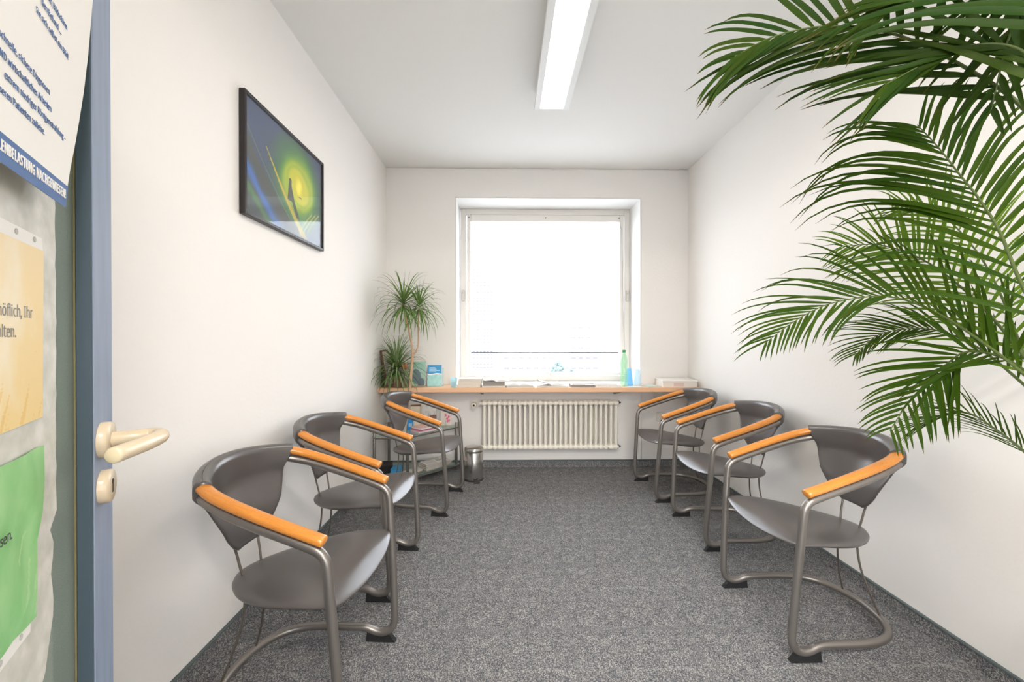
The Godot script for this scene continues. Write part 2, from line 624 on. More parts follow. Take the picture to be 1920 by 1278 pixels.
# ------------------------------------------------------------------ lamp
func build_lamp(label: String, at: Vector3, len: float, turn: float, energy: float) -> void:
	var o := thing("ceiling_lamp", label, "lamp", at, turn)
	var st := new_st()
	box(st, Vector3(0.10, 0.03, len - 0.06), Vector3(0, -0.015, 0), 0.004)
	part("mounting_rail", st, M.frame, o)
	# tray: sloping white sides
	st = new_st()
	for s in [-1.0, 1.0]:
		var p := PackedVector3Array()
		for e in [-1.0, 1.0]:
			for q in [Vector2(0.05, -0.028), Vector2(0.114, -0.075), Vector2(0.112, -0.093), Vector2(0.078, -0.093)]:
				p.append(Vector3(s * q.x, q.y, e * len / 2))
		tris(st, p, PackedInt32Array([0, 1, 5, 0, 5, 4, 1, 2, 6, 1, 6, 5, 2, 3, 7, 2, 7, 6, 3, 0, 4, 3, 4, 7, 0, 2, 1, 0, 3, 2, 4, 5, 6, 4, 6, 7]), PackedVector2Array(), -1)
	box(st, Vector3(0.2, 0.055, 0.006), Vector3(0, -0.058, -len / 2 + 0.003), 0.001)
	box(st, Vector3(0.2, 0.055, 0.006), Vector3(0, -0.058, len / 2 - 0.003), 0.001)
	var tray := mat(c8(242, 242, 240), 0.4)
	tray.backlight_enabled = true
	tray.backlight = Color(0.5, 0.5, 0.5)
	part("tray", st, tray, o)
	st = new_st()
	box(st, Vector3(0.152, 0.012, len - 0.014), Vector3(0, -0.088, 0), 0.003)
	var glow := mat(c8(250, 250, 248), 0.5)
	glow.emission_enabled = true
	glow.emission = Color(1.0, 0.985, 0.955)
	glow.emission_energy_multiplier = 1.3
	part("diffuser", st, glow, o)
	var l := AreaLight3D.new()
	l.name = "lamp_light"
	l.area_size = Vector2(0.15, len - 0.02)
	l.light_color = Color(1.0, 0.975, 0.935)
	l.light_energy = energy
	l.area_range = 12.0
	l.area_attenuation = 2.0
	l.shadow_enabled = true
	l.position = Vector3(0, -0.0965, 0)
	l.rotation = Vector3(-PI / 2, 0, 0)
	o.add_child(l)


# ------------------------------------------------------------------ chair (front = +x)
func make_chair() -> Node3D:
	var o := Node3D.new()
	o.name = numbered("armchair")
	add_child(o)
	# one tube: back rail, arms, legs, floor loop
	var half := [
		Vector3(-0.468, 0.768, 0.0), Vector3(-0.449, 0.764, 0.10), Vector3(-0.412, 0.748, 0.168), Vector3(-0.377, 0.727, 0.209), Vector3(-0.30, 0.703, 0.233),
		Vector3(-0.2, 0.669, 0.243), Vector3(-0.1, 0.636, 0.245), Vector3(-0.035, 0.613, 0.245), Vector3(-0.008, 0.600, 0.245), Vector3(0.008, 0.581, 0.245), Vector3(0.015, 0.552, 0.245),
		Vector3(0.022, 0.46, 0.243), Vector3(0.034, 0.28, 0.236), Vector3(0.043, 0.12, 0.228), Vector3(0.042, 0.075, 0.226), Vector3(0.028, 0.046, 0.224), Vector3(0.0, 0.034, 0.223),
		Vector3(-0.03, 0.037, 0.222), Vector3(-0.065, 0.050, 0.220), Vector3(-0.10, 0.054, 0.219), Vector3(-0.24, 0.054, 0.217), Vector3(-0.32, 0.054, 0.205), Vector3(-0.385, 0.054, 0.168),
		Vector3(-0.428, 0.054, 0.10), Vector3(-0.445, 0.054, 0.0)]
	var pts := half.duplicate()
	for i in range(half.size() - 2, 0, -1):
		pts.append(half[i] * Vector3(1, 1, -1))
	pts.append(half[0])
	var path := curve(pts, 5)
	var rings := []
	var n := path.size() - 1
	var side := Vector3.ZERO
	for i in n:
		var t := (path[(i + 1) % n] - path[(i + n - 1) % n]).normalized()
		if i == 0:
			side = Vector3.UP
		side = (side - t * side.dot(t)).normalized()
		var nrm := side.cross(t)
		var ring := PackedVector3Array()
		for j in 14:
			var a := TAU * j / 14
			ring.append(path[i] + (side * cos(a) + nrm * sin(a)) * 0.0145)
		rings.append(ring)
	var st := new_st()
	loft(st, rings, false, true)
	part("tube_frame", st, M.steel, o)
	# wooden arms on the tube
	for s in [1.0, -1.0]:
		var ap := []
		for q in [Vector3(0.004, 0.632, 0.245), Vector3(-0.1, 0.667, 0.2455), Vector3(-0.2, 0.701, 0.2435), Vector3(-0.29, 0.731, 0.235), Vector3(-0.345, 0.749, 0.222), Vector3(-0.395, 0.766, 0.198)]:
			ap.append(q * Vector3(1, 1, s))
		st = new_st()
		sweep(st, curve(ap, 5), 0.0205, 0.0155, 18, Vector3.UP, 0.006)
		part("armrest", st, M.beech, o)
	# rods: from the top rail behind the shell, under the seat, down to the loop
	for s in [1.0, -1.0]:
		var rp := []
		for q in [Vector3(-0.414, 0.735, 0.168), Vector3(-0.405, 0.64, 0.126), Vector3(-0.397, 0.56, 0.085), Vector3(-0.397, 0.497, 0.056), Vector3(-0.387, 0.445, 0.0505), Vector3(-0.377, 0.39, 0.045), Vector3(-0.370, 0.34, 0.047), Vector3(-0.376, 0.25, 0.056), Vector3(-0.40, 0.15, 0.074), Vector3(-0.432, 0.058, 0.09)]:
			rp.append(q * Vector3(1, 1, s))
		st = new_st()
		sweep(st, curve(rp, 4), 0.004, 0.004, 8)
		part("rod", st, M.rod, o)
	# rubber feet: wedges under the front bends
	for s in [1.0, -1.0]:
		st = new_st()
		var p := PackedVector3Array()
		for q in [[0.050, 0.0, 0.011], [-0.068, 0.0, 0.011], [-0.064, 0.038, 0.009], [0.026, 0.028, 0.009]]:
			for e in [-1.0, 1.0]:
				p.append(Vector3(q[0], q[1], s * 0.223 + e * q[2]))
		tris(st, p, PackedInt32Array([0, 1, 3, 0, 3, 2, 2, 3, 5, 2, 5, 4, 4, 5, 7, 4, 7, 6, 6, 7, 1, 6, 1, 0, 0, 2, 4, 0, 4, 6, 1, 5, 3, 1, 7, 5]), PackedVector2Array(), -1)
		part("foot", st, M.rubber, o)
	# seat cushion
	var outline := []
	var oh := [Vector2(0.062, 0.0), Vector2(0.059, 0.08), Vector2(0.050, 0.15), Vector2(0.036, 0.205), Vector2(0.018, 0.230), Vector2(-0.01, 0.236), Vector2(-0.07, 0.234), Vector2(-0.16, 0.218), Vector2(-0.25, 0.186), Vector2(-0.33, 0.138), Vector2(-0.385, 0.088), Vector2(-0.414, 0.042), Vector2(-0.424, 0.0)]
	for q in oh:
		outline.append(Vector3(q.x, 0, q.y))
	for i in range(oh.size() - 2, 0, -1):
		outline.append(Vector3(oh[i].x, 0, -oh[i].y))
	outline.append(outline[0])
	var loop := curve(outline, 4)
	rings = []
	var c := Vector3(-0.16, 0, 0)
	for k in 15:
		# over the top, round the rim, back below
		var a := PI * (float(k) / 14.0)
		var r := pow(sin(a), 0.42) if k > 0 and k < 14 else 0.02
		var ring := PackedVector3Array()
		for i in loop.size() - 1:
			var v := loop[i]
			var f := clampf((v.x + 0.424) / 0.486, 0.0, 1.0)
			var p := c + (v - c) * r
			var fr := clampf((p.x + 0.424) / 0.486, 0.0, 1.0)
			var rim := lerpf(0.391, 0.434, smoothstep(0.0, 0.85, fr))
			rim -= 0.018 * smoothstep(0.86, 1.0, fr) * (1.0 - pow(absf(p.z) / 0.24, 2.0))
			var up := lerpf(0.024, 0.017, fr)
			var low := lerpf(0.034, 0.012, pow(fr, 1.6))
			var h := cos(a)
			p.y = rim + (up * h if h > 0.0 else low * h)
			ring.append(p)
		rings.append(ring)
	st = new_st()
	loft(st, rings, true, false, true)
	part("seat", st, M.leather, o)
	# backrest shell, rolled over the rail
	var wid := Curve.new()
	wid.min_value = 0.0
	wid.max_value = 1.0
	for q in [[0.0, 0.050], [0.03, 0.066], [0.09, 0.088], [0.2, 0.117], [0.36, 0.147], [0.53, 0.170], [0.72, 0.193], [0.88, 0.213], [1.0, 0.219]]:
		wid.add_point(Vector2(q[0], q[1]), 0, 0, Curve.TANGENT_LINEAR, Curve.TANGENT_LINEAR)
	rings = []
	var rows := 26
	var cols := 18
	for j in rows + 1:
		var tv := float(j) / rows
		if j > rows - 8:
			tv = 1.0 - 0.075 * pow(float(rows - j) / 8.0, 1.6) - 0.0
		else:
			tv = 0.925 * pow(float(j) / (rows - 8), 1.15)
		var ring := PackedVector3Array()
		for side_i in 2:
			for i in cols + 1:
				if side_i == 1 and (i == 0 or i == cols):
					continue
				var s := -1.0 + 2.0 * float(i) / cols
				if side_i == 1:
					s = -s
				s = sin(s * PI / 2)
				var b := s * wid.sample_baked(tv)
				var ytop := 0.783 + 0.022 * (1.0 - pow(b / 0.219, 2.0))
				var y := lerpf(0.493, ytop, tv)
				var a0: float = lerpf(-0.394, -0.412, smoothstep(0.0, 0.5, tv)) - 0.058 * smoothstep(0.28, 0.84, tv)
				var a1 := a0 + 1.8 * b * b + 6.5 * pow(b, 4.0)
				var th := lerpf(0.0085, 0.0265, smoothstep(0.60, 0.80, tv))
				var left := (ytop - y) / 0.024
				if left < 1.0:
					th *= sqrt(maxf(0.0, 1.0 - (1.0 - left) * (1.0 - left))) * 0.98 + 0.02
				if tv < 0.03:
					th *= 0.03 + 0.97 * sqrt(tv / 0.03)
				var edge := pow(maxf(0.0, 1.0 - pow(absf(s), 10.0)), 0.5)
				edge = lerpf(edge, maxf(edge, 0.9), smoothstep(0.66, 0.8, tv))
				var slope := 3.6 * b + 26.0 * b * b * b
				var nrm := Vector3(1, 0, -slope).normalized()
				var off := th * edge * (1.0 if side_i == 0 else -1.0)
				ring.append(Vector3(a1, y, b) + nrm * off)
		rings.append(ring)
	st = new_st()
	loft(st, rings, false)
	part("backrest", st, M.leather, o)
	return o

func build_chairs() -> void:
	var first := make_chair()
	var spots := [
		[Vector3(-0.4994, 0, -1.3747), -0.0641, "grey padded armchair with beech arms, nearest in the row under the framed picture"],
		[Vector3(-0.5566, 0, -2.061), -0.0599, "grey padded armchair with beech arms, middle of the row under the framed picture"],
		[Vector3(-0.4085, 0, -2.9363), -0.1252, "grey padded armchair with beech arms beside the steel pedal bin and glass shelf unit"],
		[Vector3(1.1053, 0, -1.6919), PI + 0.0145, "grey padded armchair with beech arms below the hanging palm fronds, nearest on that wall"],
		[Vector3(1.1802, 0, -2.4675), PI - 0.0114, "grey padded armchair with beech arms between the two others along the palm's wall"],
		[Vector3(1.147, 0, -3.1419), PI + 0.0202, "grey padded armchair with beech arms in the corner by the white box on the shelf"]]
	for i in spots.size():
		var o := first
		if i > 0:
			o = first.duplicate()
			o.name = numbered("armchair")
			add_child(o)
		o.position = spots[i][0]
		o.rotation.y = spots[i][1]
		tag(o, spots[i][2], "chair", "grey armchairs in two rows along the walls")

# ------------------------------------------------------------------ picture on the wall
func build_picture() -> void:
	var W := 384
	var H := 272
	var im := Image.create(W, H, false, Image.FORMAT_RGB8)
	var ng := FastNoiseLite.new()
	ng.seed = 9
	ng.frequency = 0.01
	for x in W:
		for y in H:
			var u := float(x) / W
			var v := float(y) / H
			var nn := ng.get_noise_2d(x, y)
			# a glowing oval in a blue-grey night
			var q := Vector2((u - 0.64) / 0.36, (v - 0.46) / 0.46)
			var ang := atan2(q.y, q.x)
			var r := q.length() + 0.035 * sin(ang * 2.0 + r_swirl(q.length())) + 0.04 * nn
			var col := c8(56, 72, 112).lerp(c8(44, 62, 88), clampf(v + nn * 0.4, 0.0, 1.0))
			col = col.lerp(c8(54, 110, 62), 1.0 - smoothstep(0.72, 1.25, r))
			col = col.lerp(c8(126, 172, 30), 1.0 - smoothstep(0.5, 0.86, r))
			col = col.lerp(c8(222, 206, 20), (1.0 - smoothstep(0.40, 0.66, r)) * 0.9)
			col = col.lerp(c8(150, 186, 36), exp(-pow((r - 0.44) / 0.06, 2.0)) * 0.75)
			col = col.lerp(c8(206, 214, 40), exp(-pow((r - 0.30) / 0.06, 2.0)) * 0.5)
			col = col.lerp(c8(255, 240, 84), 1.0 - smoothstep(0.03, 0.24, r))
			# dark slope sweeping down from the upper left to the lower right
			var ridge := 0.26 + 1.02 * u + 0.10 * sin(u * 5.0) + 0.04 * nn
			if v > ridge:
				var dd := v - ridge
				col = c8(62, 66, 62).lerp(c8(44, 56, 60), clampf(dd * 2.2, 0.0, 1.0)).lerp(c8(80, 72, 66), clampf(nn, 0.0, 0.5))
				col = col.lerp(c8(48, 104, 186), exp(-pow((dd - 0.30 + 0.2 * u) / 0.07, 2.0)) * (1.0 - smoothstep(0.25, 0.55, u)))
				col = col.lerp(c8(70, 132, 60), exp(-pow((dd - 0.46 + 0.35 * u) / 0.05, 2.0)) * 0.8)
			# bright edges of the slope and of the upright slabs on it
			for k in 5:
				var a0 := 0.02 + 0.20 * minf(k, 1) + 0.045 * maxf(0.0, k - 1.0)
				var top_y := 0.22 + 0.075 * k
				if u > a0 and v > top_y and v < 0.97:
					var line := top_y + 1.55 * (u - a0) - 0.55 * pow(u - a0, 2.0)
					var g := exp(-pow((v - line) / (0.012 if k > 0 else 0.008), 2.0))
					col = col.lerp(c8(214, 180, 44) if k > 0 else c8(110, 124, 70), g * 0.85)
			for k in 3:
				var u0 := 0.64 + 0.06 * k
				if u > u0 and u < u0 + 0.20:
					var line2 := 0.96 - 0.9 * pow((u - u0) / 0.8, 0.8) - 0.02 * k
					col = col.lerp(c8(206, 190, 48), exp(-pow((v - line2) / 0.012, 2.0)) * 0.8)
			# a small cloaked silhouette on the crest, and specks of birds
			var cx := 0.515 + 0.10 * maxf(0.0, v - 0.52)
			var body := absf(u - cx) < 0.018 + maxf(0.0, v - 0.50) * 0.20 and v > 0.47 and v < 0.66
			var tail := absf(u - (0.56 + (v - 0.66) * 0.45)) < 0.022 and v >= 0.66 and v < 0.80
			var head := Vector2((u - 0.517) * 1.4, v - 0.455).length() < 0.026
			if body or head or tail:
				col = c8(58, 60, 40)
			if absf(v - 0.56 - absf(u - 0.66) * 0.25) < 0.005 and absf(u - 0.66) < 0.022:
				col = c8(70, 76, 40)
			im.set_pixel(x, y, col)
	var print_m := mat(Color.WHITE, 0.6)
	print_m.albedo_texture = tex(im)
	# hung on the left wall; local x runs away from the door, z out of the wall
	var o := thing("framed_picture", "black framed painting of a green and yellow glow over a dark slope", "picture", Vector3(-1.108, 1.984, -2.046), PI / 2)
	var w := 0.724
	var h := 0.522
	var st := new_st()
	var b := 0.014
	for s in [-1.0, 1.0]:
		box(st, Vector3(b, h, 0.026), Vector3(s * (w - b) / 2, 0, 0.014), 0.002)
		box(st, Vector3(w - 2 * b, b, 0.026), Vector3(0, s * (h - b) / 2, 0.014), 0.002)
	part("frame", st, M.black, o)
	st = new_st()
	box(st, Vector3(w - 2 * b + 0.004, h - 2 * b + 0.004, 0.004), Vector3(0, 0, 0.012), 0.0003)
	part("painting", st, print_m, o)
	st = new_st()
	box(st, Vector3(w - 2 * b + 0.004, h - 2 * b + 0.004, 0.002), Vector3(0, 0, 0.020), 0.0002)
	var pg := mat(Color(0.95, 0.97, 0.96, 0.03), 0.02, 0.0, 0.3)
	pg.transparency = BaseMaterial3D.TRANSPARENCY_ALPHA
	part("glass", st, pg, o)

func r_swirl(r: float) -> float:
	return r * 9.0

# ------------------------------------------------------------------ door with glass and notices
func build_door() -> void:
	var o := Node3D.new()
	o.name = "door_1"
	add_child(o)
	o.set_meta("kind", "structure")
	o.set_meta("label", "blue-grey framed glazed door standing open with notices on its glass")
	o.position = Vector3(-0.609, 0.0, -0.63)
	o.rotation.y = atan2(0.8486, -0.5291)
	# local x = towards the free edge (edge at 0), z = out of the room-side face
	var W := 0.86
	var T := 0.04
	var y0 := 0.01
	var y1 := 2.0
	var st := new_st()
	box(st, Vector3(0.087, y1 - y0, T), Vector3(-0.0435, (y0 + y1) / 2, -T / 2), 0.0025)
	box(st, Vector3(0.1, y1 - y0, T), Vector3(-W + 0.05, (y0 + y1) / 2, -T / 2), 0.0025)
	box(st, Vector3(W - 0.187, 0.12, T), Vector3(-0.087 - (W - 0.187) / 2, y1 - 0.06, -T / 2), 0.0025)
	box(st, Vector3(W - 0.187, 0.25, T), Vector3(-0.087 - (W - 0.187) / 2, y0 + 0.125, -T / 2), 0.0025)
	part("door_frame", st, M.door, o)
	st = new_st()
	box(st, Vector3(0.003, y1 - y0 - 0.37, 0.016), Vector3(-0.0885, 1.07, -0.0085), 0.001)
	part("reveal_shade_strip", st, mat(c8(62, 78, 88), 0.5), o)  # shade on the reveal, put in as a dark strip
	st = new_st()
	box(st, Vector3(0.0012, y1 - y0 - 0.37, 0.002), Vector3(-0.0901, 1.07, -0.0172), 0.0)
	part("glazing_seal", st, mat(c8(116, 108, 72), 0.6), o)
	st = new_st()
	box(st, Vector3(W - 0.187, y1 - y0 - 0.37, 0.006), Vector3(-0.087 - (W - 0.187) / 2, 1.07, -0.0215), 0.0005)
	part("glass_pane", st, M.frosted, o)
	# lever handle and keyhole plate
	var out := Basis(Vector3.RIGHT, PI / 2)
	var k := Node3D.new()
	k.name = "door_handle"
	o.add_child(k)
	st = new_st()
	lathe(st, [Vector2(0.0255, 0), Vector2(0.0255, 0.009), Vector2(0.0235, 0.0115), Vector2(0.012, 0.0118)], Vector3(-0.055, 1.055, 0), 36, out)
	part("rosette", st, M.handle, k)
	st = new_st()
	sweep(st, curve([Vector3(-0.055, 1.055, 0.008), Vector3(-0.054, 1.055, 0.035), Vector3(-0.050, 1.055, 0.052), Vector3(-0.058, 1.055, 0.064), Vector3(-0.078, 1.055, 0.066), Vector3(-0.115, 1.055, 0.057), Vector3(-0.168, 1.055, 0.037)], 5), 0.0105, 0.0105, 16, Vector3.ZERO, 0.004)
	part("lever", st, M.handle, k)
	var e := Node3D.new()
	e.name = "keyhole_plate"
	o.add_child(e)
	st = new_st()
	lathe(st, [Vector2(0.0235, 0), Vector2(0.0235, 0.009), Vector2(0.0215, 0.0115), Vector2(0.006, 0.0118)], Vector3(-0.055, 0.988, 0), 36, out)
	part("plate", st, M.handle, e)
	st = new_st()
	box(st, Vector3(0.004, 0.017, 0.001), Vector3(-0.055, 0.987, 0.0118), 0.0004)
	lathe(st, [Vector2(0.004, 0), Vector2(0.004, 0.001)], Vector3(-0.055, 0.994, 0.0113), 12, out)
	part("keyhole", st, M.dark, e)
	var B := o.transform
	# old film left on the glass, with a torn edge
	st = new_st()
	var zg := -0.0182
	var ys := []
	for i in 61:
		ys.append(0.80 + 1.05 * i / 60.0)
	for i in 60:
		var xa := film_edge(ys[i])
		var xb := film_edge(ys[i + 1])
		sheet(st, [Vector3(-0.75, ys[i + 1], zg), Vector3(xb, ys[i + 1], zg), Vector3(xa, ys[i], zg), Vector3(-0.75, ys[i], zg)])
	part("torn_film", st, M.film, o)
	# white notice with blue band
	var n := thing("white_notice", "white printed notice with blue lettering and a blue band along its foot", "notice")
	n.transform = B
	var z := -0.0165
	st = new_st()
	var edge := [[1.349, -0.200], [1.375, -0.192], [1.40, -0.183], [1.43, -0.170], [1.465, -0.157], [1.51, -0.142], [1.566, -0.128], [1.645, -0.113], [1.75, -0.104], [1.86, -0.10]]
	var p := PackedVector3Array()
	var uv := PackedVector2Array()
	var idx := PackedInt32Array()
	var cols := 12
	for i in edge.size():
		for j in cols + 1:
			var f := float(j) / cols
			var x: float = lerpf(-0.62, edge[i][1], f)
			p.append(Vector3(x, edge[i][0], paper_z(x, edge[i][0])))
			uv.append(Vector2(f, 0))
	for i in edge.size() - 1:
		for j in cols:
			var a := i * (cols + 1) + j
			idx.append_array([a, a + 1, a + cols + 1, a + 1, a + cols + 2, a + cols + 1])
	tris(st, p, idx, uv, 0)
	part("paper", st, M.paper, n)
	st = new_st()
	p = PackedVector3Array()
	idx = PackedInt32Array()
	for j in cols + 1:
		var f := float(j) / cols
		for yy in [[1.349, -0.2005], [1.375, -0.1925]]:
			var x: float = lerpf(-0.62, yy[1], f)
			p.append(Vector3(x, yy[0], paper_z(x, yy[0]) + 0.0007))
	for j in cols:
		var a := j * 2
		idx.append_array([a, a + 2, a + 1, a + 2, a + 3, a + 1])
	tris(st, p, idx, PackedVector2Array(), 0)
	part("blue_band", st, M.band_blue, n)
	for q in [["Aufnahme", -0.228, 1.566], ["an Bildschirm", -0.197, 1.549], ["den Befund ...", -0.212, 1.534], ["Sie sich selbst ein Bild!", -0.193, 1.518], ["schnelle, sichere Diagnosen", -0.241, 1.453], ["UND wirtschaftliches Arbeiten", -0.237, 1.437], ["extrem niedriger Röntgenstrahlung –", -0.199, 1.422], ["unseren Patienten zuliebe.", -0.253, 1.406]]:
		lettering(q[0], 0.0062, Vector3(q[1], q[2], paper_z(q[1], q[2]) + 0.0004), M.ink_blue, n, false, 0.93)
	lettering("STRAHLENBELASTUNG NACHGEWIESEN!", 0.0100, Vector3(-0.2005, 1.3555, paper_z(-0.2, 1.357) + 0.0010), M.paper, n, true, 0.65)
	# yellow notice in a clear sleeve
	var y := thing("yellow_notice", "faded yellow notice in a punched sleeve with grey handwriting-style lettering", "notice")
	y.transform = B
	var im := Image.create(128, 128, false, Image.FORMAT_RGB8)
	var ng := FastNoiseLite.new()
	ng.seed = 21
	ng.frequency = 0.02
	for a in 128:
		for b in 128:
			var v := b / 128.0
			var col := c8(240, 214, 164).lerp(c8(236, 206, 140), v)
			col = col.lerp(c8(244, 232, 208), clampf(ng.get_noise_2d(a * 1.0, b * 0.4) * 1.2, 0, 1))
			if v > 0.6 and ng.get_noise_2d(a * 6.0 + b * 2.0, b * 0.4) > 0.35:
				col = col.lerp(c8(226, 178, 90), 0.5)
			im.set_pixel(a, b, col)
	var ym := mat(Color.WHITE, 0.5)
	ym.albedo_texture = tex(im)
	st = new_st()
	sheet(st, [Vector3(-0.46, 1.303, -0.0170), Vector3(-0.183, 1.300, -0.0170), Vector3(-0.188, 1.112, -0.0170), Vector3(-0.46, 1.107, -0.0170)])
	part("printed_sheet", st, ym, y)
	st = new_st()
	sheet(st, [Vector3(-0.46, 1.318, -0.0174), Vector3(-0.187, 1.314, -0.0174), Vector3(-0.183, 1.300, -0.0174), Vector3(-0.46, 1.303, -0.0174)])
	var sleeve := part("sleeve_edge", st, M.paper, y)
	for x in [-0.205, -0.245, -0.285, -0.325]:
		st = new_st()
		lathe(st, [Vector2(0.003, 0), Vector2(0.003, 0.0004)], Vector3(x, 1.309, -0.0172), 14, out)
		part("punch_hole", st, mat(c8(190, 188, 182), 0.7), sleeve)
	lettering("wir bitten Sie höflich, Ihr", 0.0114, Vector3(-0.212, 1.2185, -0.0167), M.ink_grey, y, false, 0.92)
	lettering("Handy auszuschalten.", 0.0114, Vector3(-0.2475, 1.198, -0.0167), M.ink_grey, y, false, 0.92)
	# green notice in a sleeve
	var g := thing("green_notice", "wrinkled green notice in a clear sleeve, below the yellow one", "notice")
	g.transform = B
	im = Image.create(128, 128, false, Image.FORMAT_RGB8)
	for a in 128:
		for b in 128:
			var col := c8(132, 196, 124).lerp(c8(160, 212, 148), clampf(ng.get_noise_2d(a * 2.0, b * 0.7) + 0.4, 0, 1))
			if ng.get_noise_2d(a * 5.0 + b * 1.4, b * 0.5) > 0.4 and b > 50:
				col = col.lerp(c8(184, 222, 168), 0.6)
			im.set_pixel(a, b, col)
	var gm := mat(Color.WHITE, 0.35)
	gm.albedo_texture = tex(im)
	st = new_st()
	p = PackedVector3Array()
	uv = PackedVector2Array()
	idx = PackedInt32Array()
	var ge := [[0.905, -0.219], [0.93, -0.213], [0.98, -0.212], [1.01, -0.202], [1.04, -0.192], [1.081, -0.193]]
	for i in ge.size():
		for j in cols + 1:
			var f := float(j) / cols
			var x: float = lerpf(-0.46, ge[i][1], f)
			p.append(Vector3(x, ge[i][0] - (0.003 if i == 0 else 0.0) * f, -0.0165 + 0.0035 * absf(sin(f * 9.0 + ge[i][0] * 30.0)) * smoothstep(0.2, 0.9, f)))
			uv.append(Vector2(f, 1.0 - float(i) / (ge.size() - 1)))
	for i in ge.size() - 1:
		for j in cols:
			var a := i * (cols + 1) + j
			idx.append_array([a, a + 1, a + cols + 1, a + 1, a + cols + 2, a + cols + 1])
	tris(st, p, idx, uv, 0)
	part("printed_sheet", st, gm, g)
	st = new_st()
	sheet(st, [Vector3(-0.46, 0.905, -0.0168), Vector3(-0.219, 0.904, -0.0168), Vector3(-0.221, 0.888, -0.0168), Vector3(-0.46, 0.886, -0.0168)])
	sleeve = part("sleeve_edge", st, M.paper, g)
	for x in [-0.242, -0.282, -0.322]:
		st = new_st()
		lathe(st, [Vector2(0.003, 0), Vector2(0.003, 0.0004)], Vector3(x, 0.8955, -0.0166), 14, out)
		part("punch_hole", st, mat(c8(190, 188, 182), 0.7), sleeve)
	lettering("zu lassen.", 0.0095, Vector3(-0.272, 1.005, -0.0118), M.ink_dark, g, false, 0.95)

func film_edge(y: float) -> float:
	var e := -0.147 + 0.0015 * sin(y * 140.0) + 0.001 * sin(y * 377.0)
	if y < 0.98:
		e -= 0.014 + 0.004 * sin(y * 260.0)
	if y < 0.86:
		e -= (0.86 - y) * 0.5 + 0.008 * sin(y * 700.0)
	return e

func paper_z(x: float, y: float) -> float:
	# the sheet lifts off the glass towards its free upper edge
	return 0.0045 + 0.003 * smoothstep(1.36, 1.7, y) * smoothstep(-0.42, -0.12, x)

# ------------------------------------------------------------------ shelf, radiator, bin
func build_shelf() -> void:
	var o := thing("window_shelf", "long beech shelf board under the window along the whole wall", "shelf", Vector3(0.3055, 0.735, -3.6115))
	var st := new_st()
	box(st, Vector3(2.825, 0.04, 0.261), Vector3(0, 0.02, 0), 0.003)
	part("board", st, M.board, o)
	for x in [-0.52, 0.72]:
		st = new_st()
		var p := PackedVector3Array()
		for q in [[-0.0, 0.125], [-0.0, -0.06], [-0.05, 0.125], [-0.014, -0.05]]:
			for e in [-1.0, 1.0]:
				p.append(Vector3(x + e * 0.012, q[0], -q[1]))
		tris(st, p, PackedInt32Array([0, 1, 3, 0, 3, 2, 4, 7, 5, 4, 6, 7, 0, 5, 1, 0, 4, 5, 2, 3, 7, 2, 7, 6, 0, 2, 6, 0, 6, 4, 1, 7, 3, 1, 5, 7]), PackedVector2Array(), -1)
		part("bracket", st, mat(c8(160, 150, 138), 0.5), o)

